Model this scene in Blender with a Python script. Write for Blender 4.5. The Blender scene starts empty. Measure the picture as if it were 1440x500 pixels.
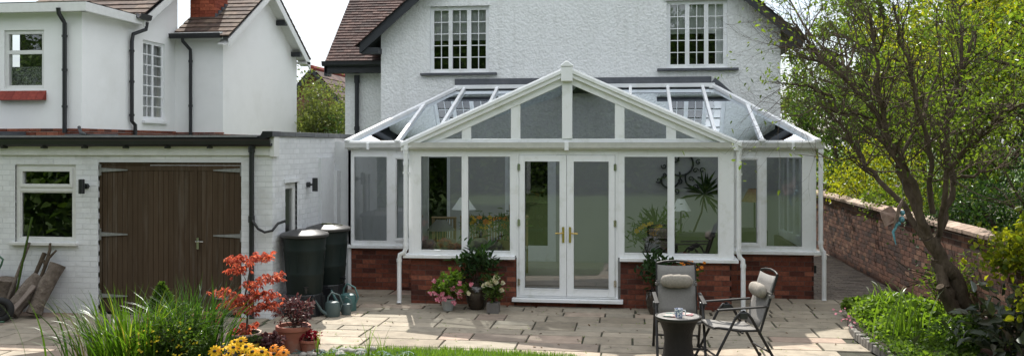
import bpy, math, random
import numpy as np
from mathutils import Vector, Matrix
R = math.radians
scene = bpy.context.scene
COL = scene.collection
random.seed(7)
RNG = np.random.default_rng(11)

# ---------------- camera, sky, sun, exposure ----------------
EYE = 2.37
YAW = math.atan(165 / 1250)
cam_data = bpy.data.cameras.new('camera')
cam_data.sensor_width = 36.0
cam_data.lens = 36.0 * 1250 / 1440
cam_data.shift_y = -45 / 1440
cam_data.clip_end = 2000
cam_data.clip_start = 0.1
cam = bpy.data.objects.new('camera', cam_data)
COL.objects.link(cam)
cam.location = (0, 0, EYE)
cam.rotation_euler = (R(90), 0, YAW)
scene.camera = cam

SUN_EL, SUN_AZ = R(50), R(17)          # sun stands behind the house, a little to the left
sd = Vector((-math.sin(SUN_AZ) * math.cos(SUN_EL), math.cos(SUN_AZ) * math.cos(SUN_EL), math.sin(SUN_EL)))
sun_data = bpy.data.lights.new('sun', 'SUN')
sun_data.energy = 5.0
sun_data.angle = R(0.55)
sun_data.color = (1.0, 0.955, 0.88)
sun = bpy.data.objects.new('sun', sun_data)
COL.objects.link(sun)
sun.rotation_euler = (-sd).to_track_quat('-Z', 'Y').to_euler()
sun.location = sd * 60

world = bpy.data.worlds.new('World')
scene.world = world
world.use_nodes = True
wn = world.node_tree
wn.nodes.clear()
w_out = wn.nodes.new('ShaderNodeOutputWorld')
w_bg = wn.nodes.new('ShaderNodeBackground')
w_bg.inputs['Strength'].default_value = 0.12
sky = wn.nodes.new('ShaderNodeTexSky')
sky.sky_type = 'NISHITA'
sky.sun_disc = False
sky.sun_elevation = SUN_EL
sky.sun_rotation = -SUN_AZ
sky.air_density = 1.0
sky.dust_density = 1.5
w_tc = wn.nodes.new('ShaderNodeTexCoord')
w_map = wn.nodes.new('ShaderNodeMapping')
w_map.inputs['Scale'].default_value = (1.0, 1.0, 2.6)
w_no = wn.nodes.new('ShaderNodeTexNoise')
w_no.inputs['Scale'].default_value = 2.6
w_no.inputs['Detail'].default_value = 7
w_no.inputs['Roughness'].default_value = 0.55
w_cr = wn.nodes.new('ShaderNodeValToRGB')
w_cr.color_ramp.elements[0].position = 0.36
w_cr.color_ramp.elements[0].color = (0.05, 0.05, 0.05, 1)
w_cr.color_ramp.elements[1].position = 0.56
w_cr.color_ramp.elements[1].color = (0.95, 0.95, 0.95, 1)
w_mix = wn.nodes.new('ShaderNodeMixRGB')
w_mix.inputs['Color2'].default_value = (9.5, 9.8, 10.2, 1)
L = wn.links.new
L(w_tc.outputs['Generated'], w_map.inputs['Vector'])
L(w_map.outputs['Vector'], w_no.inputs['Vector'])
L(w_no.outputs['Fac'], w_cr.inputs['Fac'])
w_sep = wn.nodes.new('ShaderNodeSeparateXYZ')
w_el = wn.nodes.new('ShaderNodeValToRGB')       # clouds glow high up, calmer toward the horizon
w_el.color_ramp.elements[0].position = 0.02
w_el.color_ramp.elements[0].color = (.46, .48, .50, 1)
w_el.color_ramp.elements[1].position = 0.55
w_el.color_ramp.elements[1].color = (1, 1, 1, 1)
w_em = w_el.color_ramp.elements.new(0.26); w_em.color = (.56, .58, .60, 1)
w_mul = wn.nodes.new('ShaderNodeVectorMath'); w_mul.operation = 'MULTIPLY'
w_mul.inputs[1].default_value = (12.4, 12.7, 13.0)
L(w_tc.outputs['Generated'], w_sep.inputs[0])
L(w_sep.outputs['Z'], w_el.inputs['Fac'])
L(w_el.outputs['Color'], w_mul.inputs[0])
L(w_mul.outputs[0], w_mix.inputs['Color2'])
L(w_cr.outputs['Color'], w_mix.inputs['Fac'])
L(sky.outputs['Color'], w_mix.inputs['Color1'])
L(w_mix.outputs['Color'], w_bg.inputs['Color'])
L(w_bg.outputs['Background'], w_out.inputs['Surface'])

vs = scene.view_settings
vs.view_transform = 'Standard'
vs.look = 'None'
vs.gamma = 1
vs.use_curve_mapping = False
vs.exposure = 0.6
scene.cycles.max_bounces = 8
scene.cycles.transparent_max_bounces = 24
scene.cycles.sample_clamp_indirect = 6
scene.cycles.caustics_reflective = False
scene.cycles.caustics_refractive = False

# ---------------- helpers ----------------
def wp(o):
    v = Vector((0, 0, 0))
    while o is not None:
        v += o.location
        o = o.parent
    return v

def tag(o, label=None, cat=None, group=None, kind=None):
    if label: o['label'] = label
    if cat: o['category'] = cat
    if group: o['group'] = group
    if kind: o['kind'] = kind
    return o

def thing(name, label, cat, loc=(0, 0, 0), group=None):
    o = bpy.data.objects.new(name, None)
    o.empty_display_size = 0.1
    COL.objects.link(o)
    o.location = loc
    return tag(o, label, cat, group)

def place(o, loc, rz=0):
    o.location = loc
    o.rotation_euler = (0, 0, rz)
    return o

def dup(o, loc, rz=0, label=None, parent=None):
    c = o.copy()
    COL.objects.link(c)
    c.parent = parent
    if parent is None:
        c.location = loc
        c.rotation_euler = (0, 0, rz)
        if label: c['label'] = label
    for ch in [k for k in scene.objects if k.parent is o]:
        dup(ch, None, 0, None, c)
    return c

def link_mesh(name, me, mat, parent, smooth=None):
    o = bpy.data.objects.new(name, me)
    COL.objects.link(o)
    for m in (mat if isinstance(mat, (list, tuple)) else [mat]):
        me.materials.append(m)
    if parent is not None:
        o.parent = parent
        off = wp(parent)
        if off.length > 0:
            me.transform(Matrix.Translation(-off))
    if smooth is not None:
        me.shade_smooth()
        me.set_sharp_from_angle(angle=R(smooth))
    return o

UX, UY, UZ = Vector((1, 0, 0)), Vector((0, 1, 0)), Vector((0, 0, 1))

class MB:
    def __init__(s):
        s.v = []; s.f = []; s.m = []; s.mi = 0
    def add(s, vs, fs):
        n = len(s.v)
        s.v.extend([tuple(p) for p in vs])
        s.f.extend([tuple(i + n for i in f) for f in fs])
        s.m.extend([s.mi] * len(fs))
        return s
    def box(s, x0, y0, z0, x1, y1, z1):
        vs = [(x0, y0, z0), (x1, y0, z0), (x1, y1, z0), (x0, y1, z0), (x0, y0, z1), (x1, y0, z1), (x1, y1, z1), (x0, y1, z1)]
        return s.add(vs, [(0, 3, 2, 1), (4, 5, 6, 7), (0, 1, 5, 4), (1, 2, 6, 5), (2, 3, 7, 6), (3, 0, 4, 7)])
    def ub(s, o, u, n, a0, a1, z0, z1, c0, c1):
        # box in a vertical frame: a along u, z up, c along n (outward)
        o = Vector(o); P = lambda a, z, c: o + u * a + UZ * z + n * c
        vs = [P(a0, z0, c1), P(a1, z0, c1), P(a1, z0, c0), P(a0, z0, c0), P(a0, z1, c1), P(a1, z1, c1), P(a1, z1, c0), P(a0, z1, c0)]
        return s.add(vs, [(0, 3, 2, 1), (4, 5, 6, 7), (0, 1, 5, 4), (1, 2, 6, 5), (2, 3, 7, 6), (3, 0, 4, 7)])
    def bar(s, p0, p1, w, h, up=UZ):
        # rectangular bar from p0 to p1, w across, h along up; p's on the centre line
        p0 = Vector(p0); p1 = Vector(p1); d = (p1 - p0).normalized()
        x = d.cross(up)
        if x.length < 1e-4: x = d.cross(UX)
        x.normalize(); y = x.cross(d).normalized()
        vs = []
        for p in (p0, p1):
            for a, b in ((-1, -1), (1, -1), (1, 1), (-1, 1)):
                vs.append(p + x * a * w / 2 + y * b * h / 2)
        return s.add(vs, [(0, 1, 2, 3), (7, 6, 5, 4), (0, 4, 5, 1), (1, 5, 6, 2), (2, 6, 7, 3), (3, 7, 4, 0)])
    def tube(s, pts, r, n=8, cap=True):
        pts = [Vector(p) for p in pts]
        k = len(pts)
        rs = r if isinstance(r, (list, tuple)) else [r] * k
        t0 = (pts[1] - pts[0]).normalized()
        a = t0.cross(UZ)
        if a.length < 0.05: a = t0.cross(UX)
        a.normalize()
        vs = []
        for i, p in enumerate(pts):
            t = (pts[min(i + 1, k - 1)] - pts[max(i - 1, 0)])
            t = t.normalized() if t.length > 1e-9 else t0
            a = a - t * a.dot(t)
            a = a.normalized() if a.length > 1e-6 else t.cross(UX).normalized()
            b = t.cross(a)
            for j in range(n):
                q = 2 * math.pi * j / n
                vs.append(p + (a * math.cos(q) + b * math.sin(q)) * rs[i])
        fs = []
        for i in range(k - 1):
            for j in range(n):
                j2 = (j + 1) % n
                fs.append((i * n + j, i * n + j2, (i + 1) * n + j2, (i + 1) * n + j))
        if cap:
            fs.append(tuple(range(n - 1, -1, -1)))
            fs.append(tuple((k - 1) * n + j for j in range(n)))
        return s.add(vs, fs)
    def lathe(s, prof, c=(0, 0, 0), n=28, sx=1, sy=1, capb=True, capt=False):
        vs = []
        for r, z in prof:
            for j in range(n):
                q = 2 * math.pi * j / n
                vs.append((c[0] + r * sx * math.cos(q), c[1] + r * sy * math.sin(q), c[2] + z))
        fs = []
        for i in range(len(prof) - 1):
            for j in range(n):
                j2 = (j + 1) % n
                fs.append((i * n + j, i * n + j2, (i + 1) * n + j2, (i + 1) * n + j))
        if capb: fs.append(tuple(range(n - 1, -1, -1)))
        if capt: fs.append(tuple((len(prof) - 1) * n + j for j in range(n)))
        return s.add(vs, fs)
    def prism(s, poly, d):
        # poly: 3D points (ccw seen against d), extruded by vector d
        d = Vector(d); n = len(poly)
        a = [Vector(p) for p in poly]; b = [p + d for p in a]
        fs = [tuple(range(n - 1, -1, -1)), tuple(range(n, 2 * n))]
        for i in range(n):
            j = (i + 1) % n
            fs.append((i, j, n + j, n + i))
        return s.add(a + b, fs)
    def poly(s, pts):
        return s.add(pts, [tuple(range(len(pts)))])
    def blob(s, c, r, n=10, m=7, jit=0.0, rnd=random):
        vs = [(c[0], c[1], c[2] - r[2])]
        for i in range(1, m):
            ph = math.pi * i / m
            for j in range(n):
                q = 2 * math.pi * j / n
                k = 1 + rnd.uniform(-jit, jit)
                vs.append((c[0] + r[0] * k * math.sin(ph) * math.cos(q), c[1] + r[1] * k * math.sin(ph) * math.sin(q), c[2] - r[2] * k * math.cos(ph)))
        vs.append((c[0], c[1], c[2] + r[2]))
        fs = []
        for j in range(n):
            fs.append((0, 1 + (j + 1) % n, 1 + j))
        for i in range(m - 2):
            for j in range(n):
                a = 1 + i * n + j; b = 1 + i * n + (j + 1) % n
                fs.append((a, b, b + n, a + n))
        t = len(vs) - 1; q0 = 1 + (m - 2) * n
        for j in range(n):
            fs.append((q0 + j, q0 + (j + 1) % n, t))
        return s.add(vs, fs)
    def build(s, name, mat, parent=None, smooth=None, bevel=None):
        me = bpy.data.meshes.new(name)
        me.from_pydata(s.v, [], s.f)
        me.validate()
        import bmesh
        bm = bmesh.new(); bm.from_mesh(me)
        bmesh.ops.recalc_face_normals(bm, faces=bm.faces)
        bm.to_mesh(me); bm.free()
        o = link_mesh(name, me, mat, parent, smooth)
        if len(me.polygons) == len(s.m):
            me.polygons.foreach_set('material_index', s.m)
        if bevel:
            b = o.modifiers.new('bevel', 'BEVEL'); b.width = bevel; b.segments = 2; b.limit_method = 'ANGLE'
            b.angle_limit = R(50)
        return o

def np_mesh(name, V, F, mat, parent):
    V = np.asarray(V, dtype=np.float32).reshape(-1, 3)
    F = np.asarray(F, dtype=np.int32)
    me = bpy.data.meshes.new(name)
    me.vertices.add(len(V)); me.vertices.foreach_set('co', V.ravel())
    k = F.shape[1]
    me.loops.add(F.size); me.loops.foreach_set('vertex_index', F.ravel())
    me.polygons.add(len(F)); me.polygons.foreach_set('loop_start', np.arange(0, F.size, k, dtype=np.int32))
    me.update(calc_edges=True)
    return link_mesh(name, me, mat, parent)

def unit(a):
    return a / np.maximum(np.linalg.norm(a, axis=-1, keepdims=True), 1e-9)

def leafmesh(name, P, size, mat, parent=None, aspect=0.5, up=0.3, outc=None, jit=0.35, dirs=None, fold=0.0):
    # one folded leaf (two quads sharing the midrib) per point
    P = np.asarray(P, dtype=float); n = len(P)
    d = unit(RNG.normal(size=(n, 3)))
    if dirs is not None: d = unit(d * jit * 1.4 + unit(np.asarray(dirs, dtype=float)))
    if outc is not None: d = unit(d + 0.9 * unit(P - np.asarray(outc)))
    d[:, 2] -= up * 0.4; d = unit(d)
    s = unit(np.cross(d, RNG.normal(size=(n, 3)) * 0.6 + np.array([0, 0, 1.0])))
    nn = np.cross(s, d)
    L_ = (size * (1 + jit * RNG.uniform(-1, 1, n)))[:, None]
    W = L_ * aspect * 0.5
    h = W * (0.35 + fold)
    a = P; m1 = P + d * L_ * 0.4 + nn * 0.0
    tip = P + d * L_ - nn * L_ * 0.12
    l1 = P + d * L_ * 0.30 + s * W + nn * h; r1 = P + d * L_ * 0.30 - s * W + nn * h
    l2 = P + d * L_ * 0.68 + s * W * 0.75 + nn * h * 0.6; r2 = P + d * L_ * 0.68 - s * W * 0.75 + nn * h * 0.6
    V = np.stack([a, l1, l2, tip, r2, r1], axis=1)
    b = (np.arange(n) * 6)[:, None]
    F = np.concatenate([b + np.array([[0, 1, 2, 3]]), b + np.array([[0, 3, 4, 5]])], axis=0)
    return np_mesh(name, V, F, mat, parent)

def blades(name, base, length, width, lean, mat, parent=None, seg=5, droop=1.0, dirs=None):
    # arching strips: base (n,3), length (n), lean (n) outward amount
    base = np.asarray(base, dtype=float); n = len(base)
    length = np.broadcast_to(np.asarray(length, dtype=float), (n,)); lean = np.broadcast_to(np.asarray(lean, dtype=float), (n,))
    if dirs is None:
        q = RNG.uniform(0, 2 * np.pi, n); dirs = np.stack([np.cos(q), np.sin(q), np.zeros(n)], axis=1)
    side = np.stack([-dirs[:, 1], dirs[:, 0], np.zeros(n)], axis=1)
    side = unit(side + RNG.normal(size=(n, 3)) * 0.35)
    ang0 = lean * 0.25; p = base.copy(); rows = []
    for k in range(seg + 1):
        t = k / seg
        w = width * (1 - t ** 2.2) * (0.6 + 0.4 * min(1, t * 4)) * 0.5 + 0.0004
        rows.append(np.stack([p - side * w, p + side * w], axis=1))
        ang = ang0 + lean * droop * (t ** 1.6) * 1.5
        p = p + (dirs * np.sin(ang)[:, None] + np.array([0, 0, 1.0]) * np.cos(ang)[:, None]) * (length / seg)[:, None]
    V = np.concatenate(rows, axis=1)
    b = (np.arange(n) * (2 * (seg + 1)))[:, None]
    F = np.concatenate([b + np.array([[2 * k, 2 * k + 1, 2 * k + 3, 2 * k + 2]]) for k in range(seg)], axis=0)
    return np_mesh(name, V, F, mat, parent)

def in_ball(n, c, r):
    d = unit(RNG.normal(size=(n, 3))) * (RNG.uniform(0, 1, (n, 1)) ** 0.45)
    return np.asarray(c) + d * np.asarray(r)

# ---------------- materials ----------------
def mat_new(name):
    m = bpy.data.materials.new(name); m.use_nodes = True
    return m, m.node_tree.nodes, m.node_tree.links, m.node_tree.nodes['Principled BSDF']

def nd(nodes, t, **kw):
    n = nodes.new(t)
    for k, v in kw.items():
        if k in n.inputs: n.inputs[k].default_value = v
        else: setattr(n, k, v)
    return n

def surf(name, c1, c2=None, scale=6, rough=0.6, bump=0.0, bscale=None, detail=5, metal=0, isl=0.0, spec=0.5, stretch=None, c3=None, s3=1.2, coat=0, bdist=0.01, contrast=0.25):
    """base colour noise between c1 and c2, optional large stain c3, optional per-piece variation, bump"""
    m, N, K, B = mat_new(name)
    B.inputs['Roughness'].default_value = rough
    B.inputs['Metallic'].default_value = metal
    B.inputs['Specular IOR Level'].default_value = spec
    B.inputs['Coat Weight'].default_value = coat
    geo = N.new('ShaderNodeNewGeometry')
    vec = geo.outputs['Position']
    tc = N.new('ShaderNodeTexCoord'); vec = tc.outputs['Object']
    if stretch:
        mp = nd(N, 'ShaderNodeMapping'); mp.inputs['Scale'].default_value = stretch
        K.new(vec, mp.inputs['Vector']); vec = mp.outputs['Vector']
    c2 = c2 or c1
    no = nd(N, 'ShaderNodeTexNoise', Scale=scale, Detail=detail, Roughness=0.6)
    K.new(vec, no.inputs['Vector'])
    rp = N.new('ShaderNodeValToRGB')
    rp.color_ramp.elements[0].position = 0.5 - contrast; rp.color_ramp.elements[0].color = (*c1, 1)
    rp.color_ramp.elements[1].position = 0.5 + contrast; rp.color_ramp.elements[1].color = (*c2, 1)
    K.new(no.outputs['Fac'], rp.inputs['Fac'])
    col = rp.outputs['Color']
    if c3:
        n3 = nd(N, 'ShaderNodeTexNoise', Scale=s3, Detail=6, Roughness=0.65)
        K.new(vec, n3.inputs['Vector'])
        r3 = N.new('ShaderNodeValToRGB'); r3.color_ramp.elements[0].position = 0.52; r3.color_ramp.elements[1].position = 0.72
        K.new(n3.outputs['Fac'], r3.inputs['Fac'])
        mx = N.new('ShaderNodeMixRGB'); mx.inputs['Color2'].default_value = (*c3, 1)
        K.new(r3.outputs['Color'], mx.inputs['Fac']); K.new(col, mx.inputs['Color1']); col = mx.outputs['Color']
    if isl:
        hs = N.new('ShaderNodeHueSaturation')
        mr = nd(N, 'ShaderNodeMapRange'); mr.inputs['To Min'].default_value = 1 - isl; mr.inputs['To Max'].default_value = 1 + isl
        K.new(geo.outputs['Random Per Island'], mr.inputs['Value']); K.new(mr.outputs['Result'], hs.inputs['Value'])
        K.new(col, hs.inputs['Color']); col = hs.outputs['Color']
    K.new(col, B.inputs['Base Color'])
    if bump:
        bn = nd(N, 'ShaderNodeTexNoise', Scale=bscale or scale * 4, Detail=4, Roughness=0.6)
        K.new(vec, bn.inputs['Vector'])
        bp = nd(N, 'ShaderNodeBump', Strength=bump, Distance=bdist)
        K.new(bn.outputs['Fac'], bp.inputs['Height']); K.new(bp.outputs['Normal'], B.inputs['Normal'])
    return m

def pieces(name, stops, scale=20, rough=0.85, bump=0.5, vary=0.35, mixc=None, bscale=60, spec=0.3):
    """each loose piece (brick, slab, tile) takes its own colour from the ramp"""
    m, N, K, B = mat_new(name)
    B.inputs['Roughness'].default_value = rough; B.inputs['Specular IOR Level'].default_value = spec
    geo = N.new('ShaderNodeNewGeometry'); tc = N.new('ShaderNodeTexCoord')
    rp = N.new('ShaderNodeValToRGB'); rp.color_ramp.interpolation = 'LINEAR'
    e = rp.color_ramp.elements
    while len(e) < len(stops): e.new(0.5)
    for i, (p, c) in enumerate(stops):
        e[i].position = p; e[i].color = (*c, 1)
    K.new(geo.outputs['Random Per Island'], rp.inputs['Fac'])
    no = nd(N, 'ShaderNodeTexNoise', Scale=scale, Detail=7, Roughness=0.65); K.new(tc.outputs['Object'], no.inputs['Vector'])
    mr = nd(N, 'ShaderNodeMapRange'); mr.inputs['From Min'].default_value = 0.3; mr.inputs['From Max'].default_value = 0.7
    mr.inputs['To Min'].default_value = 1 - vary; mr.inputs['To Max'].default_value = 1 + vary
    K.new(no.outputs['Fac'], mr.inputs['Value'])
    hs = N.new('ShaderNodeHueSaturation'); K.new(mr.outputs['Result'], hs.inputs['Value']); K.new(rp.outputs['Color'], hs.inputs['Color'])
    col = hs.outputs['Color']
    if mixc:
        n2 = nd(N, 'ShaderNodeTexNoise', Scale=mixc[1], Detail=6, Roughness=0.7); K.new(tc.outputs['Object'], n2.inputs['Vector'])
        r2 = N.new('ShaderNodeValToRGB'); r2.color_ramp.elements[0].position = mixc[2]; r2.color_ramp.elements[1].position = mixc[2] + 0.12
        K.new(n2.outputs['Fac'], r2.inputs['Fac'])
        mx = N.new('ShaderNodeMixRGB'); mx.inputs['Color2'].default_value = (*mixc[0], 1)
        ml = nd(N, 'ShaderNodeMath', operation='MULTIPLY'); ml.inputs[1].default_value = mixc[3] if len(mixc) > 3 else 0.8
        K.new(r2.outputs['Color'], ml.inputs[0]); K.new(ml.outputs[0], mx.inputs['Fac'])
        K.new(col, mx.inputs['Color1']); col = mx.outputs['Color']
    K.new(col, B.inputs['Base Color'])
    bn = nd(N, 'ShaderNodeTexNoise', Scale=bscale, Detail=4, Roughness=0.6); K.new(tc.outputs['Object'], bn.inputs['Vector'])
    bp = nd(N, 'ShaderNodeBump', Strength=bump, Distance=0.006)
    K.new(bn.outputs['Fac'], bp.inputs['Height']); K.new(bp.outputs['Normal'], B.inputs['Normal'])
    return m

def leafmat(name, c1, c2, trans=0.45, gloss=0.12, tcol=None, c3=None):
    m, N, K, B = mat_new(name)
    N.remove(B)
    out = N['Material Output']
    geo = N.new('ShaderNodeNewGeometry')
    rp = N.new('ShaderNodeValToRGB')
    rp.color_ramp.elements[0].color = (*c1, 1); rp.color_ramp.elements[1].color = (*c2, 1)
    if c3:
        x = rp.color_ramp.elements.new(0.88); x.color = (*c2, 1); rp.color_ramp.elements[-1].color = (*c3, 1)
    K.new(geo.outputs['Random Per Island'], rp.inputs['Fac'])
    df = N.new('ShaderNodeBsdfDiffuse'); K.new(rp.outputs['Color'], df.inputs['Color'])
    tr = N.new('ShaderNodeBsdfTranslucent')
    tm = N.new('ShaderNodeMixRGB'); tm.blend_type = 'MULTIPLY'; tm.inputs['Fac'].default_value = 1
    tm.inputs['Color2'].default_value = (*(tcol or (1.9, 2.1, 0.7)), 1)
    K.new(rp.outputs['Color'], tm.inputs['Color1']); K.new(tm.outputs['Color'], tr.inputs['Color'])
    mx = N.new('ShaderNodeMixShader'); mx.inputs[0].default_value = trans
    K.new(df.outputs[0], mx.inputs[1]); K.new(tr.outputs[0], mx.inputs[2])
    gl = N.new('ShaderNodeBsdfGlossy'); gl.inputs['Roughness'].default_value = 0.42; gl.inputs['Color'].default_value = (0.75, 0.78, 0.75, 1)
    m2 = N.new('ShaderNodeMixShader')
    lw = nd(N, 'ShaderNodeFresnel', IOR=1.4); ml = nd(N, 'ShaderNodeMath', operation='MULTIPLY_ADD'); ml.inputs[1].default_value = 0.25 * (0.4 + gloss); ml.inputs[2].default_value = gloss * 0.03
    K.new(lw.outputs[0], ml.inputs[0]); K.new(ml.outputs[0], m2.inputs[0])
    K.new(mx.outputs[0], m2.inputs[1]); K.new(gl.outputs[0], m2.inputs[2])
    K.new(m2.outputs[0], out.inputs['Surface'])
    return m

def glassmat(name, tint, boost=0.03, refl=(1, 1, 1), rough=0.0):
    m, N, K, B = mat_new(name)
    N.remove(B); out = N['Material Output']
    tr = N.new('ShaderNodeBsdfTransparent'); tr.inputs['Color'].default_value = (*tint, 1)
    gl = N.new('ShaderNodeBsdfGlossy'); gl.inputs['Roughness'].default_value = rough; gl.inputs['Color'].default_value = (*refl, 1)
    fr = nd(N, 'ShaderNodeFresnel', IOR=1.52)
    ad = nd(N, 'ShaderNodeMath', operation='MULTIPLY_ADD'); ad.inputs[1].default_value = 1.6; ad.inputs[2].default_value = boost; ad.use_clamp = True
    K.new(fr.outputs[0], ad.inputs[0])
    # slightly uneven panes so reflections waver as in real double glazing
    tc = N.new('ShaderNodeTexCoord'); no = nd(N, 'ShaderNodeTexNoise', Scale=1.1, Detail=1); K.new(tc.outputs['Object'], no.inputs['Vector'])
    bp = nd(N, 'ShaderNodeBump', Strength=0.12, Distance=0.01); K.new(no.outputs['Fac'], bp.inputs['Height'])
    K.new(bp.outputs['Normal'], gl.inputs['Normal'])
    mx = N.new('ShaderNodeMixShader')
    K.new(ad.outputs[0], mx.inputs[0]); K.new(tr.outputs[0], mx.inputs[1]); K.new(gl.outputs[0], mx.inputs[2])
    K.new(mx.outputs[0], out.inputs['Surface'])
    return m

def roughcast(name, c=(0.82, 0.83, 0.83)):
    m, N, K, B = mat_new(name)
    B.inputs['Roughness'].default_value = 0.9; B.inputs['Specular IOR Level'].default_value = 0.2
    tc = N.new('ShaderNodeTexCoord')
    v1 = nd(N, 'ShaderNodeTexVoronoi', Scale=26); v1.feature = 'SMOOTH_F1'
    n1 = nd(N, 'ShaderNodeTexNoise', Scale=14, Detail=6, Roughness=0.7)
    for q in (v1, n1): K.new(tc.outputs['Object'], q.inputs['Vector'])
    ad = nd(N, 'ShaderNodeMath', operation='MULTIPLY_ADD'); ad.inputs[1].default_value = -0.75
    K.new(v1.outputs['Distance'], ad.inputs[0]); K.new(n1.outputs['Fac'], ad.inputs[2])
    bp = nd(N, 'ShaderNodeBump', Strength=0.75, Distance=0.022); K.new(ad.outputs[0], bp.inputs['Height'])
    K.new(bp.outputs['Normal'], B.inputs['Normal'])
    n2 = nd(N, 'ShaderNodeTexNoise', Scale=1.4, Detail=8, Roughness=0.72); K.new(tc.outputs['Object'], n2.inputs['Vector'])
    rp = N.new('ShaderNodeValToRGB'); rp.color_ramp.elements[0].position = 0.3; rp.color_ramp.elements[0].color = (c[0] * .93, c[1] * .93, c[2] * .92, 1)
    rp.color_ramp.elements[1].position = 0.62; rp.color_ramp.elements[1].color = (*c, 1)
    K.new(n2.outputs['Fac'], rp.inputs['Fac'])
    # pits: the hollows of the dashed render take a darker tone
    r2 = N.new('ShaderNodeValToRGB'); r2.color_ramp.elements[0].position = 0.0; r2.color_ramp.elements[0].color = (.62, .62, .61, 1); r2.color_ramp.elements[1].position = 0.28
    K.new(ad.outputs[0], r2.inputs['Fac'])
    mx = N.new('ShaderNodeMixRGB'); mx.blend_type = 'MULTIPLY'; mx.inputs['Fac'].default_value = 0.22
    K.new(rp.outputs['Color'], mx.inputs['Color1']); K.new(r2.outputs['Color'], mx.inputs['Color2'])
    mp = N.new('ShaderNodeMapping'); mp.inputs['Scale'].default_value = (5, 5, .35); K.new(tc.outputs['Object'], mp.inputs['Vector'])
    n4 = nd(N, 'ShaderNodeTexNoise', Scale=1.3, Detail=6, Roughness=0.65); K.new(mp.outputs['Vector'], n4.inputs['Vector'])
    r4 = N.new('ShaderNodeValToRGB'); r4.color_ramp.elements[0].position = .3; r4.color_ramp.elements[0].color = (.84, .84, .82, 1); r4.color_ramp.elements[1].position = .5
    K.new(n4.outputs['Fac'], r4.inputs['Fac'])
    m4 = N.new('ShaderNodeMixRGB'); m4.blend_type = 'MULTIPLY'; m4.inputs['Fac'].default_value = .55
    K.new(mx.outputs['Color'], m4.inputs['Color1']); K.new(r4.outputs['Color'], m4.inputs['Color2'])
    K.new(m4.outputs['Color'], B.inputs['Base Color'])
    return m

M = {}
M['roughcast'] = roughcast('roughcast')
M['render'] = surf('smooth_render', (0.80, 0.80, 0.79), (0.84, 0.84, 0.83), scale=3, rough=0.85, bump=0.15, bscale=30, c3=(0.76, 0.76, 0.74), s3=0.9)
M['upvc'] = surf('white_upvc', (0.78, 0.79, 0.80), (0.83, 0.84, 0.85), scale=2, rough=0.32, spec=0.5, c3=(0.68, 0.69, 0.66), s3=5)
M['upvc_old'] = surf('weathered_upvc', (0.55, 0.56, 0.55), (0.68, 0.68, 0.66), scale=9, rough=0.45)
M['white_wood'] = surf('white_painted_wood', (0.62, 0.62, 0.60), (0.72, 0.72, 0.70), scale=9, rough=0.5, bump=0.1)
M['paint_brick'] = surf('painted_brick', (0.66, 0.67, 0.68), (0.75, 0.76, 0.77), scale=7, rough=0.7, bump=0.5, bscale=45, isl=0.05, c3=(0.52, 0.52, 0.50), s3=1.6)
M['paint_mortar'] = surf('painted_mortar', (0.58, 0.59, 0.60), (0.66, 0.67, 0.68), scale=9, rough=0.8)
M['redbrick'] = pieces('red_facing_brick', [(0, (0.062, 0.022, 0.016)), (0.35, (0.135, 0.040, 0.025)), (0.75, (0.19, 0.058, 0.034)), (1, (0.28, 0.10, 0.06))], scale=25, vary=0.35)
M['redmortar'] = surf('dark_red_mortar', (0.075, 0.05, 0.042), (0.12, 0.085, 0.07), scale=12, rough=0.95)
M['oldbrick'] = pieces('old_garden_brick', [(0, (0.035, 0.021, 0.018)), (0.25, (0.070, 0.034, 0.025)), (0.6, (0.105, 0.047, 0.032)), (0.85, (0.15, 0.068, 0.043)), (1, (0.21, 0.12, 0.08))], scale=30, vary=0.25, mixc=((0.05, 0.045, 0.035), 0.8, 0.58, 0.25), bump=0.5)
M['oldmortar'] = surf('old_mortar', (0.13, 0.108, 0.086), (0.20, 0.17, 0.135), scale=15, rough=0.95, bump=0.5)
M['coping'] = pieces('coping_stone', [(0, (0.26, 0.19, 0.15)), (0.5, (0.38, 0.27, 0.21)), (1, (0.45, 0.36, 0.29))], scale=12, vary=0.3, mixc=((0.12, 0.11, 0.08), 4, 0.5, 0.6))
M['flag'] = pieces('sandstone_flag', [(0, (0.20, 0.168, 0.125)), (0.3, (0.30, 0.255, 0.195)), (0.6, (0.265, 0.232, 0.18)), (0.82, (0.35, 0.295, 0.225)), (0.93, (0.32, 0.23, 0.18)), (1, (0.19, 0.165, 0.13))], scale=5, vary=0.22, mixc=((0.10, 0.09, 0.07), 3.0, 0.56, 0.55), bump=0.35, bscale=14)
M['joint'] = surf('mossy_joint', (0.030, 0.028, 0.02), (0.065, 0.06, 0.04), scale=9, rough=1, c3=(0.045, 0.075, 0.02), s3=2.2)
M['block'] = pieces('path_block', [(0, (0.10, 0.085, 0.07)), (0.5, (0.15, 0.12, 0.10)), (1, (0.20, 0.165, 0.135))], scale=16, vary=0.4)
M['soil'] = surf('soil', (0.03, 0.022, 0.016), (0.07, 0.05, 0.035), scale=18, rough=1, bump=1, bscale=30)
M['lawn'] = surf('lawn_turf', (0.045, 0.085, 0.018), (0.08, 0.13, 0.03), scale=5, rough=1, bump=0.8, bscale=60)
M['black'] = surf('black_plastic', (0.012, 0.013, 0.015), (0.02, 0.021, 0.024), scale=5, rough=0.35)
M['butt'] = surf('dark_green_plastic', (0.008, 0.014, 0.013), (0.013, 0.021, 0.019), scale=3, rough=0.5, spec=0.25, c3=(0.024, 0.028, 0.026), s3=2)
M['buttlid'] = surf('lid_plastic', (0.03, 0.03, 0.03), (0.055, 0.052, 0.05), scale=6, rough=0.4)
M['garagedoor'] = surf('brown_stained_boards', (0.058, 0.038, 0.022), (0.080, 0.055, 0.034), scale=3, rough=0.8, spec=0.2, isl=0.10, c3=(0.10, 0.08, 0.06), s3=1.5, stretch=(9, 9, 0.7), bump=0.25, bscale=8)
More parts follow.
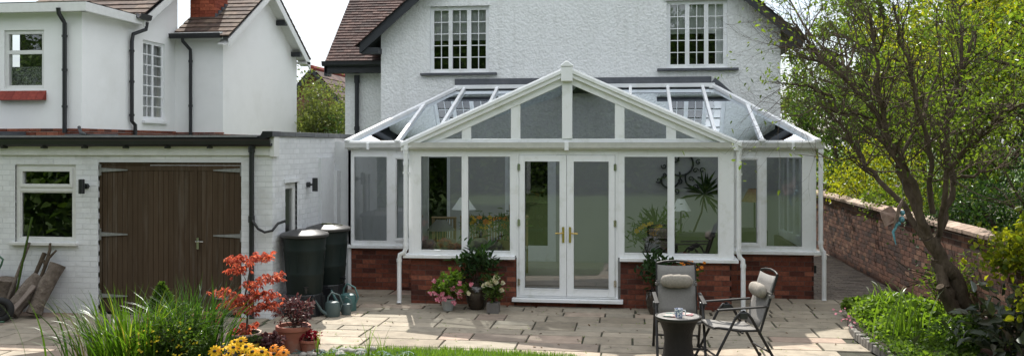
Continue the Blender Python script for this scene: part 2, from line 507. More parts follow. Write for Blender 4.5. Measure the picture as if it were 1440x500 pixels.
M['galv'] = surf('galvanised', (0.16, 0.165, 0.15), (0.28, 0.285, 0.27), scale=30, rough=0.7, metal=0.1)
M['steel'] = surf('satin_steel', (0.6, 0.6, 0.58), rough=0.25, metal=1)
M['brass'] = surf('brass', (0.6, 0.42, 0.12), rough=0.28, metal=1)
M['lead'] = surf('lead_flashing', (0.055, 0.06, 0.07), (0.10, 0.105, 0.12), scale=7, rough=0.65, bump=0.3)
M['slatecap'] = surf('slate_coping', (0.075, 0.08, 0.085), (0.13, 0.135, 0.135), scale=10, rough=0.7, isl=0.15)
M['felt'] = surf('roofing_felt', (0.18, 0.18, 0.175), (0.28, 0.28, 0.27), scale=14, rough=0.95, bump=0.5)
M['tile'] = pieces('clay_roof_tile', [(0, (0.042, 0.026, 0.023)), (0.5, (0.075, 0.042, 0.036)), (1, (0.12, 0.068, 0.055))], scale=30, vary=0.35, mixc=((0.16, 0.15, 0.12), 3.2, 0.6, 0.5))
M['tile_moss'] = pieces('weathered_roof_tile', [(0, (0.05, 0.033, 0.026)), (0.5, (0.085, 0.055, 0.042)), (1, (0.13, 0.088, 0.064))], scale=9, vary=0.5, mixc=((0.17, 0.14, 0.10), 2.4, 0.52, 0.6))
M['tile_red'] = pieces('red_tile', [(0, (0.16, 0.028, 0.022)), (1, (0.25, 0.05, 0.035))], scale=20, vary=0.3)
M['chimbrick'] = pieces('orange_chimney_brick', [(0, (0.20, 0.045, 0.026)), (1, (0.36, 0.095, 0.05))], scale=20, vary=0.3)
M['darkpaint'] = surf('black_painted_board', (0.012, 0.014, 0.018), (0.022, 0.025, 0.03), scale=8, rough=0.5)
M['glass'] = glassmat('window_glass', (0.70, 0.72, 0.71), 0.045)
M['roofglass'] = glassmat('roof_glass', (0.58, 0.62, 0.65), 0.11, refl=(0.88, 0.94, 1.0))
M['doorglass'] = glassmat('house_window_glass', (0.85, 0.87, 0.87), 0.06)
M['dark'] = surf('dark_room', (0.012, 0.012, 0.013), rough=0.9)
M['curtain'] = surf('net_curtain', (0.75, 0.76, 0.75), (0.82, 0.83, 0.82), scale=3, rough=0.9, stretch=(18, 1, 0.4))
M['cream'] = surf('cream_interior_paint', (0.50, 0.49, 0.46), (0.55, 0.54, 0.51), scale=2, rough=0.8)
M['tilefloor'] = surf('interior_floor', (0.26, 0.23, 0.19), (0.33, 0.29, 0.24), scale=5, rough=0.35)
M['cable'] = surf('black_cable', (0.01, 0.01, 0.01), rough=0.5)
M['terracotta'] = surf('terracotta', (0.27, 0.085, 0.05), (0.36, 0.13, 0.085), scale=8, rough=0.75, bump=0.15, c3=(0.34, 0.22, 0.17), s3=3)
M['glazed'] = surf('green_glazed_pot', (0.02, 0.055, 0.04), (0.035, 0.08, 0.06), scale=7, rough=0.25)
M['palerim'] = surf('pale_pot_rim', (0.36, 0.26, 0.2), (0.42, 0.32, 0.26), scale=9, rough=0.6)
M['yellowpot'] = surf('yellow_pot', (0.52, 0.33, 0.03), (0.60, 0.40, 0.05), scale=5, rough=0.45)
M['urn'] = surf('bronze_glazed_urn', (0.018, 0.014, 0.011), (0.045, 0.030, 0.020), scale=5, rough=0.18, spec=0.7)
M['greypot'] = surf('grey_pot', (0.11, 0.10, 0.095), (0.15, 0.14, 0.13), scale=9, rough=0.8)
M['whitepot'] = surf('pale_grey_pot', (0.36, 0.38, 0.37), (0.45, 0.46, 0.45), scale=9, rough=0.6)
M['teal'] = surf('teal_plastic', (0.05, 0.12, 0.115), (0.08, 0.17, 0.16), scale=6, rough=0.45)
M['greygreen'] = surf('grey_green_plastic', (0.055, 0.085, 0.085), (0.085, 0.12, 0.12), scale=6, rough=0.5)
M['bark'] = surf('bark', (0.05, 0.038, 0.027), (0.14, 0.107, 0.078), scale=14, rough=0.95, spec=0.1, bump=1.0, bscale=26, stretch=(1, 1, 0.35), bdist=0.03)
M['twig'] = surf('twig_bark', (0.05, 0.038, 0.03), (0.10, 0.075, 0.058), scale=10, rough=0.9)
M['log'] = surf('log_bark', (0.075, 0.055, 0.042), (0.21, 0.17, 0.135), scale=16, rough=0.95, bump=1, bscale=28, bdist=0.03)
M['plank'] = surf('grey_plank', (0.16, 0.125, 0.10), (0.24, 0.19, 0.16), scale=9, rough=0.85, stretch=(5, 5, 1))
M['chairmetal'] = surf('charcoal_metal', (0.014, 0.013, 0.012), (0.024, 0.022, 0.021), scale=9, rough=0.45, spec=0.3)
M['sling'] = surf('beige_sling_fabric', (0.16, 0.15, 0.138), (0.205, 0.195, 0.18), scale=60, rough=0.8, bump=0.3, bscale=300)
M['cushion'] = surf('oatmeal_cushion', (0.22, 0.195, 0.165), (0.33, 0.295, 0.25), scale=45, rough=0.95, bump=0.6, bscale=120)
M['ceramic'] = surf('white_ceramic', (0.75, 0.75, 0.76), rough=0.15)
M['rust'] = surf('rusty_metal', (0.18, 0.11, 0.08), (0.38, 0.28, 0.23), scale=14, rough=0.8, metal=0.2, bump=0.3)
M['blueglass'] = surf('blue_glazed', (0.05, 0.20, 0.27), (0.16, 0.36, 0.42), scale=14, rough=0.1, coat=0.5)
M['stone'] = pieces('grey_stone', [(0, (0.14, 0.13, 0.12)), (0.5, (0.24, 0.225, 0.20)), (1, (0.38, 0.36, 0.33))], scale=14, vary=0.4, bump=0.8, bscale=40)
M['rubber'] = surf('black_rubber', (0.012, 0.012, 0.012), (0.02, 0.02, 0.02), scale=12, rough=0.8)
M['greenmetal'] = surf('green_enamel', (0.03, 0.09, 0.05), (0.045, 0.12, 0.07), scale=6, rough=0.35)
M['wicker'] = surf('natural_wicker', (0.22, 0.13, 0.06), (0.36, 0.24, 0.12), scale=30, rough=0.7, bump=0.5)
M['shade'] = surf('pale_lampshade', (0.88, 0.88, 0.85), rough=0.8)
M['leather'] = surf('dark_sofa', (0.028, 0.022, 0.02), (0.05, 0.04, 0.035), scale=8, rough=0.5)
# foliage
M['lf_tree'] = leafmat('leaf_tree', (0.045, 0.076, 0.014), (0.125, 0.16, 0.03), 0.55)
M['lf_yel'] = leafmat('leaf_yellow_green', (0.07, 0.11, 0.012), (0.22, 0.24, 0.024), 0.6, tcol=(2.2, 2.05, 0.7))
M['lf_dark'] = leafmat('leaf_dark', (0.015, 0.036, 0.014), (0.035, 0.068, 0.022), 0.3)
M['lf_mid'] = leafmat('leaf_mid', (0.034, 0.068, 0.014), (0.08, 0.125, 0.028), 0.42)
M['lf_olive'] = leafmat('leaf_olive', (0.065, 0.085, 0.03), (0.13, 0.145, 0.05), 0.45, tcol=(1.6, 1.7, 0.8))
M['lf_maple'] = leafmat('leaf_red_maple', (0.26, 0.065, 0.055), (0.46, 0.14, 0.09), 0.5, tcol=(1.9, 1.3, 0.9), c3=(0.55, 0.27, 0.18))
M['lf_purple'] = leafmat('leaf_purple', (0.055, 0.02, 0.025), (0.13, 0.06, 0.06), 0.3, tcol=(1.5, .8, .8), gloss=0.5, c3=(0.2, 0.16, 0.14))
M['lf_red'] = leafmat('leaf_crimson', (0.15, 0.012, 0.025), (0.34, 0.03, 0.05), 0.35, tcol=(1.5, .6, .6))
M['lf_grass'] = leafmat('blade_green', (0.030, 0.068, 0.010), (0.085, 0.145, 0.02), 0.45, gloss=0, c3=(0.24, 0.19, 0.07))
M['lf_dkgrass'] = leafmat('blade_dark', (0.020, 0.048, 0.012), (0.045, 0.088, 0.02), 0.4, gloss=0)
M['lf_lawn'] = leafmat('blade_lawn', (0.06, 0.11, 0.016), (0.12, 0.18, 0.03), 0.5)
M['lf_cover'] = leafmat('leaf_cranesbill', (0.07, 0.12, 0.018), (0.17, 0.24, 0.045), 0.5, gloss=0.2)
M['lf_hell'] = leafmat('leaf_glossy_dark', (0.022, 0.032, 0.02), (0.05, 0.06, 0.035), 0.2, gloss=0.9, c3=(0.10, 0.05, 0.05))
M['pt_yellow'] = leafmat('petal_yellow', (0.70, 0.38, 0.015), (0.80, 0.50, 0.03), 0.35, tcol=(1.1, 1, .6), c3=(0.7, 0.22, 0.02))
M['pt_gold'] = leafmat('petal_gold', (0.62, 0.45, 0.02), (0.75, 0.6, 0.05), 0.3, tcol=(1.1, 1, .6))
M['pt_orange'] = leafmat('petal_orange', (0.65, 0.16, 0.02), (0.8, 0.3, 0.04), 0.3, tcol=(1.1, 1, .6))
M['pt_pink'] = leafmat('petal_pink', (0.62, 0.13, 0.22), (0.72, 0.32, 0.38), 0.3, tcol=(1.1, 1, 1), c3=(0.8, 0.68, 0.7))
M['pt_cream'] = leafmat('petal_cream', (0.66, 0.60, 0.36), (0.75, 0.72, 0.55), 0.3, tcol=(1.1, 1, .9))
M['eye_brown'] = surf('flower_eye', (0.03, 0.018, 0.01), rough=0.9)
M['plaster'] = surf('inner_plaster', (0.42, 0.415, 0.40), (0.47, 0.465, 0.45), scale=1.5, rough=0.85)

# ================= SETTING =================
def sheet(name, x0, y0, x1, y1, z, mat, kind='structure'):
    o = MB().poly([(x0, y0, z), (x1, y0, z), (x1, y1, z), (x0, y1, z)]).build(name, mat)
    return tag(o, kind=kind)
g = MB().poly([(-600, -600, -0.06), (600, -600, -0.06), (600, 600, -0.06), (-600, 600, -0.06)]).build('ground', M['lawn'])
tag(g, kind='structure')

def slab(mb, x0, y0, x1, y1, zt, zb, rnd, b=0.006):
    # worn flagstone: chamfered top edge with wandering outline
    j = lambda: rnd.uniform(-0.004, 0.004)
    P = [(x0 + j(), y0 + j()), (x1 + j(), y0 + j()), (x1 + j(), y1 + j()), (x0 + j(), y1 + j())]
    t = [zt + rnd.uniform(-.0025, .0025) for _ in range(4)]
    cx, cy = (x0 + x1) / 2, (y0 + y1) / 2
    ins = [(p[0] + math.copysign(b, cx - p[0]), p[1] + math.copysign(b, cy - p[1])) for p in P]
    v = [(p[0], p[1], zb) for p in P] + [(p[0], p[1], t[i] - b) for i, p in enumerate(P)] + [(p[0], p[1], t[i]) for i, p in enumerate(ins)]
    f = [(8, 9, 10, 11)]
    for i in range(4):
        k = (i + 1) % 4
        f += [(i, k, 4 + k, 4 + i), (4 + i, 4 + k, 8 + k, 8 + i)]
    mb.add(v, f)

def paving(name, X0, X1, Y0, Y1, mat, hs, ws, gap, seed, inside=lambda x, y: True, base='patio_bedding'):
    rnd = random.Random(seed)
    mb = MB(); y = Y1
    off = 0
    while y > Y0:
        h = rnd.choice(hs); yb = max(y - h, Y0 - .2)
        x = X0 - rnd.uniform(0, ws[-1])
        while x < X1:
            w = rnd.choice(ws) * rnd.uniform(.94, 1.06)
            a, b = max(x, X0), min(x + w, X1)
            if b - a > 0.08 and inside((a + b) / 2, (y + yb) / 2):
                g2 = gap * rnd.uniform(.6, 1.4) / 2
                if h > .5 and w > .5 and rnd.random() < .3:      # a pair of narrow pieces in one bay
                    ym = yb + (y - yb) * rnd.choice((.4, .5, .6))
                    slab(mb, a + g2, yb + g2, b - g2, ym - g2, 0, -.05, rnd); slab(mb, a + g2, ym + g2, b - g2, y - g2, 0, -.05, rnd)
                else:
                    slab(mb, a + g2, yb + g2, b - g2, y - g2, 0, -.05, rnd)
            x += w
        y = yb
    return tag(mb.build(name, mat), kind='structure')

paving('patio', -10.6, -4.87, 9.0, 11.72, M['flag'], (.3, .45, .6), (.45, .6, .75, .9), .022, 3, base='')
paving('patio', -4.87, 4.22, 8.4, 14.28, M['flag'], (.29, .42, .42, .58), (.42, .58, .72, .88, 1.0), .024, 5,
       inside=lambda x, y: not (x > 2.78 and y < 12.0) )
sheet('patio_bedding', -10.6, 8.0, 4.3, 14.3, -.018, M['joint'])
# side passage of small clay-brown blocks
rnd = random.Random(2); mb = MB()
y = 14.3; r_ = 0
while y < 26:
    x = 2.75 - (.1 if r_ % 2 else 0)
    while x < 4.3:
        slab(mb, max(x, 2.7) + .003, y + .003, min(x + .2, 4.32) - .003, y + .1 - .003, rnd.uniform(-.004, 0.002), -.05, rnd, .004)
        x += .2
    y += .1; r_ += 1
tag(mb.build('path', M['block']), kind='structure')
sheet('path_bedding', 2.7, 14.3, 4.3, 26, -.016, M['joint'])

# lawn edge in front of the paving: turf sheet with a curved far edge, and its grass
def lawn_edge(x):
    return 10.12 - 0.16 * ((x + 2.0) / 1.25) ** 2 if -3.6 < x < -0.5 else 9.2
mb = MB(); n = 40
xs = [-3.5 + 3.0 * i / n for i in range(n + 1)]
mb.add([(x, min(lawn_edge(x), 10.3), .012) for x in xs] + [(x, 7.0, .012) for x in xs], [(i, i + 1, n + 2 + i, n + 1 + i) for i in range(n)])
tag(mb.build('lawn_edge_turf', M['lawn']), kind='structure')
pts = []
while len(pts) < 9000:
    x = RNG.uniform(-3.4, -.55); y_ = RNG.uniform(9.4, lawn_edge(x) + .015)
    if y_ < lawn_edge(x) + .015: pts.append((x, y_, .01))
o = blades('lawn_grass', pts, RNG.uniform(.03, .075, len(pts)), .006, RNG.uniform(.2, 1.1, len(pts)), M['lf_lawn'], seg=2)
tag(o, 'short mown grass at the near edge of the flagstones', 'grass', kind='stuff')
# garden lawn behind the viewpoint (seen in the glass)
sheet('lawn', -40, -40, 40, 8.0, -.02, M['lawn'])
# planting beds
tag(MB().prism([(-10.5, 7.0, -.02), (-3.55, 7.0, -.02), (-3.5, 9.2, -.02), (-4.2, 9.35, -.02), (-6.2, 9.5, -.02), (-6.9, 8.8, -.02), (-10.5, 8.6, -.02)], (0, 0, .09)).build('bed_soil', M['soil']), kind='structure')
tag(MB().prism([(2.86, 12.25, -.02), (2.80, 11.4, -.02), (2.86, 10.3, -.02), (3.1, 9.2, -.02), (4.35, 9.0, -.02), (4.35, 12.9, -.02), (3.6, 12.75, -.02)], (0, 0, .14)).build('bed_soil', M['soil']), kind='structure')
tag(MB().poly([(4.52, 5, -.03), (60, 5, -.03), (60, 60, -.03), (4.52, 60, -.03)]).build('neighbour_ground', M['soil']), kind='structure')

# ================= wall helpers =================
def wall_face(mb, o, u, n, W, z0, z1, holes, thick=.25, top=None):
    """flat wall with rectangular openings and reveals; o at its left foot, n outward. top(a): upper edge instead of z1"""
    o = Vector(o)
    P = lambda a, z, c=0.0: o + u * a + UZ * z + n * c
    xs = sorted({0, W} | {h[0] for h in holes} | {h[1] for h in holes})
    zs = sorted({z0, z1} | {h[2] for h in holes} | {h[3] for h in holes})
    for i in range(len(xs) - 1):
        for k in range(len(zs) - 1):
            cx, cz = (xs[i] + xs[i + 1]) / 2, (zs[k] + zs[k + 1]) / 2
            if any(h[0] < cx < h[1] and h[2] < cz < h[3] for h in holes): continue
            mb.poly([P(xs[i], zs[k]), P(xs[i + 1], zs[k]), P(xs[i + 1], zs[k + 1]), P(xs[i], zs[k + 1])])
            mb.poly([P(xs[i], zs[k], -thick), P(xs[i], zs[k + 1], -thick), P(xs[i + 1], zs[k + 1], -thick), P(xs[i + 1], zs[k], -thick)])
    for h in holes:
        a, b, c, d = h[:4]
        for q in (((a, c), (b, c)), ((b, c), (b, d)), ((b, d), (a, d)), ((a, d), (a, c))):
            (p, r), (s_, t) = q
            mb.poly([P(p, r), P(s_, t), P(s_, t, -thick), P(p, r, -thick)])

def bricks(mb, o, u, n, W, z0, z1, holes=(), proud=.004, bl=.215, bh=.065, mj=.010, seed=1, jit=.0015, start=0, depth=.03, clipt=None):
    """real bricks in stretcher bond standing proud of a mortar face"""
    rnd = random.Random(seed); o = Vector(o); z = z0; row = start
    while z < z1 - .01:
        zt = min(z + bh, z1)
        a = -(bl + mj) / 2 if row % 2 else 0.0
        while a < W:
            segs = [(max(a, 0), min(a + bl, W))]
            for h in holes:
                if zt > h[2] and z < h[3]:
                    ns = []
                    for s0, s1 in segs:
                        if s1 <= h[0] or s0 >= h[1]: ns.append((s0, s1)); continue
                        if s0 < h[0]: ns.append((s0, h[0]))
                        if s1 > h[1]: ns.append((h[1], s1))
                    segs = ns
            for s0, s1 in segs:
                if s1 - s0 > .02:
                    jp = rnd.uniform(-jit, jit); e = rnd.uniform(-jit, jit) * .6
                    mb.ub(o, u, n, s0, s1, z + e, zt + e, -depth, proud + jp)
            a += bl + mj
        z += bh + mj; row += 1

def window_unit(parent, o, u, n, a0, a1, z0, z1, lights, mat='upvc', fw=.055, rec=.06, glass='doorglass', back=True, curtain=None, name='window', bar=.018, sash=.035):
    """framed window in an opening; lights: [(a0, a1, ncols, nrows or [z splits])]; the frame is the window, pane and bars its pieces"""
    o = Vector(o)
    f = MB()
    d0, d1 = -rec - .06, -rec
    for q in ((a0, a1, z0, z0 + fw), (a0, a1, z1 - fw, z1), (a0, a0 + fw, z0 + fw, z1 - fw), (a1 - fw, a1, z0 + fw, z1 - fw)):
        f.ub(o, u, n, *q, d0, d1)
    ia, ib = a0 + fw, a1 - fw
    pan = MB()
    for i, (x0, x1, nc, nr) in enumerate(lights):
        if i < len(lights) - 1:
            f.ub(o, u, n, x1, lights[i + 1][0], z0 + fw, z1 - fw, d0, d1 - .004)
        zz = z0 + fw; zt = z1 - fw
        for q in ((x0, x1, zz, zz + sash), (x0, x1, zt - sash, zt), (x0, x0 + sash, zz + sash, zt - sash), (x1 - sash, x1, zz + sash, zt - sash)):
            f.ub(o, u, n, *q, d0 + .01, d1 + .008 * (1 if len(lights) == 3 and i == 1 else -0.5))
        gx0, gx1, gz0, gz1 = x0 + sash, x1 - sash, zz + sash, zt - sash
        for c in range(1, nc):
            x = gx0 + (gx1 - gx0) * c / nc
            f.ub(o, u, n, x - bar / 2, x + bar / 2, gz0, gz1, d0 + .022, d1 - .012)
        for r in range(1, nr):
            z = gz0 + (gz1 - gz0) * r / nr
            f.ub(o, u, n, gx0, gx1, z - bar / 2, z + bar / 2, d0 + .024, d1 - .010)
        P = lambda a, z: o + u * a + UZ * z + n * (d0 + .03)
        pan.poly([P(gx0 - .01, gz0 - .01), P(gx1 + .01, gz0 - .01), P(gx1 + .01, gz1 + .01), P(gx0 - .01, gz1 + .01)])
    w = f.build(name, M[mat], parent, bevel=.003)
    pan.build('pane', M[glass], w)
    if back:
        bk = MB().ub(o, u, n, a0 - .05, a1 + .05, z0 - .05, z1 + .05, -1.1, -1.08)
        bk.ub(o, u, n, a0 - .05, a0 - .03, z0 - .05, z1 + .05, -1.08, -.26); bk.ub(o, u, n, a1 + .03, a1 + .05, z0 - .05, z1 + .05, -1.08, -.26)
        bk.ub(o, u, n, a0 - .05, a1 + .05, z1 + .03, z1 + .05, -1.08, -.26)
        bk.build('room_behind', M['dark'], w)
    if curtain:
        for (x0, x1, c0, c1) in curtain:
            cm = MB(); k = 14
            P = lambda a, z, i: o + u * a + UZ * z + n * (d0 - .05 - .012 * (i % 2))
            vs = [P(x0 + (x1 - x0) * i / k, c0, i) for i in range(k + 1)] + [P(x0 + (x1 - x0) * i / k, c1, i) for i in range(k + 1)]
            cm.add(vs, [(i, i + 1, k + 2 + i, k + 1 + i) for i in range(k)])
            cm.build('curtain', M['curtain'], w)
    return w

def tile_roof(o, u, up, width, length, tw=.17, gauge=.11, mat='tile', parent=None, name='roof', seed=1, thick=.014, poly_clip=None, over=.3):
    """courses of single tiles: o eave left corner, u along the eave, up the slope direction"""
    rnd = random.Random(seed); mb = MB(); o = Vector(o); u = Vector(u).normalized(); up = Vector(up).normalized(); n = u.cross(up).normalized()
    if n.z < 0: n = -n
    rows = int(length / gauge); cols = int(width / tw) + 1
    for r in range(rows):
        s0 = r * gauge
        for c in range(-1, cols):
            a0 = c * tw + (tw / 2 if r % 2 else 0); a1 = min(a0 + tw - .004, width); a0 = max(a0, 0)
            if a1 - a0 < .03: continue
            if poly_clip and not poly_clip((a0 + a1) / 2, s0 + gauge / 2): continue
            e = rnd.uniform(0, .006); t = rnd.uniform(-.004, .004)
            q0 = o + u * a0 + up * (s0 - .02 - t) + n * (.030 + e); q1 = o + u * a1 + up * (s0 - .02 - t) + n * (.030 + rnd.uniform(0, .006))
            q2 = o + u * a1 + up * (s0 + gauge + .02) + n * .012; q3 = o + u * a0 + up * (s0 + gauge + .02) + n * .012
            d = -n * thick
            mb.add([q0, q1, q2, q3, q0 + d, q1 + d], [(0, 1, 2, 3), (4, 5, 1, 0), (4, 0, 3), (1, 5, 2)])
    return mb.build(name, M[mat], parent)

# ================= CONSERVATORY =================
YF, YW, YH = 13.1, 14.24, 17.3
XL, XR = -3.30, 1.49           # projecting front bay
WL, WR = -4.62, 2.86           # wings
ZS, ZG, ZE = .74, 2.30, 2.42   # sill top, frame head, eaves
AX, AZ = -.905, 3.48           # apex of the front gable
cons = thing('conservatory', 'white framed conservatory with a glazed front gable on low red brick walls', 'conservatory', ((XL + XR) / 2, YF, 0))
# dwarf walls: (origin, u, n, width, holes)
runs = [('front', (XL + .03, YF + .03, 0), UX, -UY, 4.73, 0), ('lw', (WL + .02, YW + .03, 0), UX, -UY, XL - WL + .02, 1), ('rw', (XR - .03, YW + .03, 0), UX, -UY, WR - XR - .0, 1),
        ('lr', (XL + .03, YW + .03, 0), -UY, -UX, YW - YF, 0), ('rr', (XR - .03, YF + .03, 0), UY, UX, YW - YF, 0), ('rs', (WR - .03, YW + .03, 0), UY, UX, YH - YW, 0)]
bw = MB(); mo = MB()
for i, (k, o, u, n, W, st) in enumerate(runs):
    if k == 'front':
        for (a0, a1) in ((0, 1.60), (3.14, 4.73)):
            bricks(bw, Vector(o) + u * a0, u, n, a1 - a0, -.02, .69, seed=30 + i + int(a1), depth=.02)
            mo.ub(Vector(o), u, n, a0, a1, -.04, .695, -.12, 0)
        bricks(bw, Vector(o) + u * 1.60, u, n, 1.54, -.02, .055, seed=77, depth=.02)
        mo.ub(Vector(o), u, n, 1.6, 3.14, -.04, .06, -.12, 0)
    else:
        bricks(bw, o, u, n, W, -.02, .69, seed=30 + i, depth=.02)
        mo.ub(Vector(o), u, n, 0.002, W - .002, -.04, .695, -.12, 0)
w_ = bw.build('dwarf_wall', M['redbrick'], cons)
mo.build('mortar', M['redmortar'], w_)
# dark air brick and cable bits at the wing corner
MB().box(WR - .02, YW + .035, .40, WR + .015, YW + .075, .52).build('air_brick', M['black'], cons, bevel=.003)

sl = MB()
for (o, u, n, a0, a1) in (((0, YF, 0), UX, -UY, XL - .08, -1.68), ((0, YF, 0), UX, -UY, -.14, XR + .06), ((0, YW, 0), UX, -UY, WL, XL - .06), ((0, YW, 0), UX, -UY, XR + .06, WR + .09),
                          ((XL, 0, 0), UY, -UX, YF - .055, YW), ((XR, 0, 0), UY, UX, YF - .055, YW), ((WR, 0, 0), UY, UX, YW - .055, YH)):
    dz = -.002 if u is UY else 0
    MB().ub(o, u, n, a0, a1, ZS - .052, ZS + dz, -.06, .065).build('window_sill', M['upvc'], cons, bevel=.006)

def glazed(parent, o, u, n, a0, a1, z0, z1, panes, openers=(), name='window', glass='glass'):
    """a run of window frame: panes [(a0, a1, z0, z1)] are the clear openings"""
    f = MB(); o = Vector(o)
    xs = [a0] + [v for p in panes for v in (p[0], p[1])] + [a1]
    for i in range(0, len(xs), 2):
        f.ub(o, u, n, xs[i], xs[i + 1], z0, z1, -.07, 0)
    pn = MB()
    for i, p in enumerate(panes):
        f.ub(o, u, n, p[0], p[1], z0, p[2], -.07, -.001); f.ub(o, u, n, p[0], p[1], p[3], z1, -.07, -.001)
        b = .014                                                # glazing bead
        for q in ((p[0] - b, p[1] + b, p[2] - b, p[2]), (p[0] - b, p[1] + b, p[3], p[3] + b), (p[0] - b, p[0], p[2], p[3]), (p[1], p[1] + b, p[2], p[3])):
            f.ub(o, u, n, *q, -.02, .006)
        if i in openers:
            s = .052
            for q in ((p[0] - s, p[1] + s, p[2] - s, p[2] - b), (p[0] - s, p[1] + s, p[3] + b, p[3] + s), (p[0] - s, p[0] - b, p[2] - b, p[3] + b), (p[1] + b, p[1] + s, p[2] - b, p[3] + b)):
                f.ub(o, u, n, *q, -.03, .018)
        P = lambda a, z: o + u * a + UZ * z + n * (-.03)
        pn.poly([P(p[0] - .01, p[2] - .01), P(p[1] + .01, p[2] - .01), P(p[1] + .01, p[3] + .01), P(p[0] - .01, p[3] + .01)])
    w = f.build(name, M['upvc'], parent, bevel=.003)
    pn.build('pane', M[glass], w)
    return w
O = (0, 0, 0)
glazed(cons, (0, YF, 0), UX, -UY, XL, -1.66, ZS, ZG, [(-3.11, -2.49, .81, 2.21), (-2.39, -1.76, .81, 2.21)])
glazed(cons, (0, YF, 0), UX, -UY, -.165, XR, ZS, ZG, [(-.07, .55, .81, 2.21), (.65, 1.27, .81, 2.21)])
glazed(cons, (0, YW, 0), UX, -UY, WL, XL - .004, ZS, ZG, [(-4.51, -3.96, .81, 2.19), (-3.79, -3.50, .86, 2.15)], openers=(1,))
glazed(cons, (0, YW, 0), UX, -UY, XR + .004, WR, ZS, ZG, [(1.66, 1.97, .86, 2.15), (2.12, 2.65, .81, 2.19)], openers=(0,))
glazed(cons, (XL - .003, YW, 0), -UY, -UX, .072, YW - YF + .003, ZS, ZG, [(.14, .98, .81, 2.21)])
glazed(cons, (XR + .003, YF, 0), UY, UX, -.003, YW - YF - .072, ZS, ZG, [(.16, 1.0, .81, 2.21)])
glazed(cons, (WR + .003, YW, 0), UY, UX, -.003, YH - YW - .002, ZS, ZG, [(.15, .80, .81, 2.19), (.98, 1.38, .86, 2.15), (1.58, 1.98, .86, 2.15), (2.16, 2.9, .81, 2.19)], openers=(1, 2))
# left flank is closed by a white panel against the garage
MB().ub((WL, YH, 0), -UY, -UX, 0, YH - YW, 0, ZG, -.05, 0).build('side_panel', M['upvc'], cons)
# eaves beam, gutter
ev = MB()
def eaves(a0, a1, o, u, n):
    ev.ub(o, u, n, a0, a1, ZG, ZE - .02, -.08, .004)
eaves(XL - .0, XR + .0, (0, YF, 0), UX, -UY); eaves(WL, XL, (0, YW, 0), UX, -UY); eaves(XR, WR, (0, YW, 0), UX, -UY)
eaves(YF - .006, YW - .01, (XL - .003, 0, 0), UY, -UX); eaves(YF - .006, YW - .01, (XR + .003, 0, 0), UY, UX); eaves(YW - .006, YH, (WR + .003, 0, 0), UY, UX); eaves(YW - .006, YH, (WL - .003, 0, 0), UY, -UX)
ev.build('eaves_beam', M['upvc'], cons, bevel=.004)
gu = MB()
def gutter(p0, p1, n, mbx=gu, r=.055, z=ZE - .055):
    p0 = Vector(p0); p1 = Vector(p1); d = (p1 - p0)
    prof = [(0, .055), (0, -.03), (.02, -.045), (.07, -.045), (.095, -.02), (.105, .03), (.115, .055), (.100, .055), (.088, -.01), (.066, -.032), (.03, -.032), (.012, .0)]
    pts = [p0 + n * a + UZ * (z + b) for a, b in prof]
    mbx.prism(pts, d)
gutter((XL - .11, YF, 0), (XR + .11, YF, 0), -UY); gutter((WL - .02, YW, 0), (XL - .004, YW, 0), -UY); gutter((XR + .004, YW, 0), (WR + .11, YW, 0), -UY)
gutter((XL, YW - .11, 0), (XL, YF, 0), -UX); gutter((XR, YF, 0), (XR, YW - .11, 0), UX); gutter((WR, YW, 0), (WR, YH, 0), UX)
gu_o = gu.build('gutter', M['upvc_old'], cons, smooth=30)
cl = MB()
for x in (XL - .02, -.91, XR + .02): MB().box(x - .03, YF - .122, ZE - .115, x + .03, YF - .002, ZE + .006).build('gutter_clip', M['upvc'], gu_o, bevel=.004)
for x in (-4.25, -3.45, 1.72, 2.5): MB().box(x - .02, YW - .122, ZE - .112, x + .02, YW - .002, ZE + .004).build('gutter_clip', M['upvc'], gu_o, bevel=.004)
# downpipes
def downpipe(x, y, dx, zb=0.0, cy=.06):
    d = MB()
    d.tube([(x, y, ZE - .10), (x, y, ZE - .17)], .042, 14)
    d.tube([(x, y, ZE - .17), (x, y, .83), (x + dx * .25, y, .77), (x + dx * .9, y + .0, .74), (x + dx, y, .66), (x + dx, y, zb + .02)], .034, 14)
    for z in (ZE - .34, .86, .63): d.tube([(x if z > .8 else x + dx, y, z), (x if z > .8 else x + dx, y, z + .05)], .040, 14)
    d.box(x - .05, y + .01, 1.95, x + .05, y + .05, 1.98)
    d.tube([(x + dx, y, zb + .03), (x + dx, y - .02, zb + .005)], .036, 12)
    return d.build('downpipe', M['upvc'], cons, smooth=40)
downpipe(XL - .03, YF + .55 - .62, -.10); downpipe(XR + .065, YF - .06, .06)
downpipe(WR + .06, YW - .06, .05, -.02)
# gable
def zr(x): return ZE + .0 + (AZ - ZE) * (1 - abs(x - AX) / (2.39))
gb = MB()
def rake(mb, x0, x1, lo, hi, y0, y1):
    # band parallel to the rake between offsets lo..hi (vertical), between x0..x1
    pts = [(x0, y0, zr(x0) + lo), (x1, y0, zr(x1) + lo), (x1, y0, zr(x1) + hi), (x0, y0, zr(x0) + hi)]
    mb.prism(pts, (0, y1 - y0, 0))
for (x0, x1) in ((XL - .10, AX), (AX, XR + .10)):
    rake(gb, x0, x1, -.085, -.018, YF - .10, YF + .022)
    rake(gb, x0, x1, -.02, .035, YF - .125, YF + .04)
    rake(gb, x0, x1, .030, .055, YF - .10, YF + .03)
gb.build('bargeboard', M['upvc'], cons, bevel=.004)
fr = MB(); gp = MB()
BZ = 2.475
fr.box(XL + .10, YF - .045, ZE - .02, XR - .10, YF + .03, BZ)
fr.box(AX - .075, YF - .06, BZ, AX + .075, YF + .03, AZ - .02)
mul = [(-2.48, -2.34), (-1.74, -1.60), (-.21, -.07), (.53, .67)]
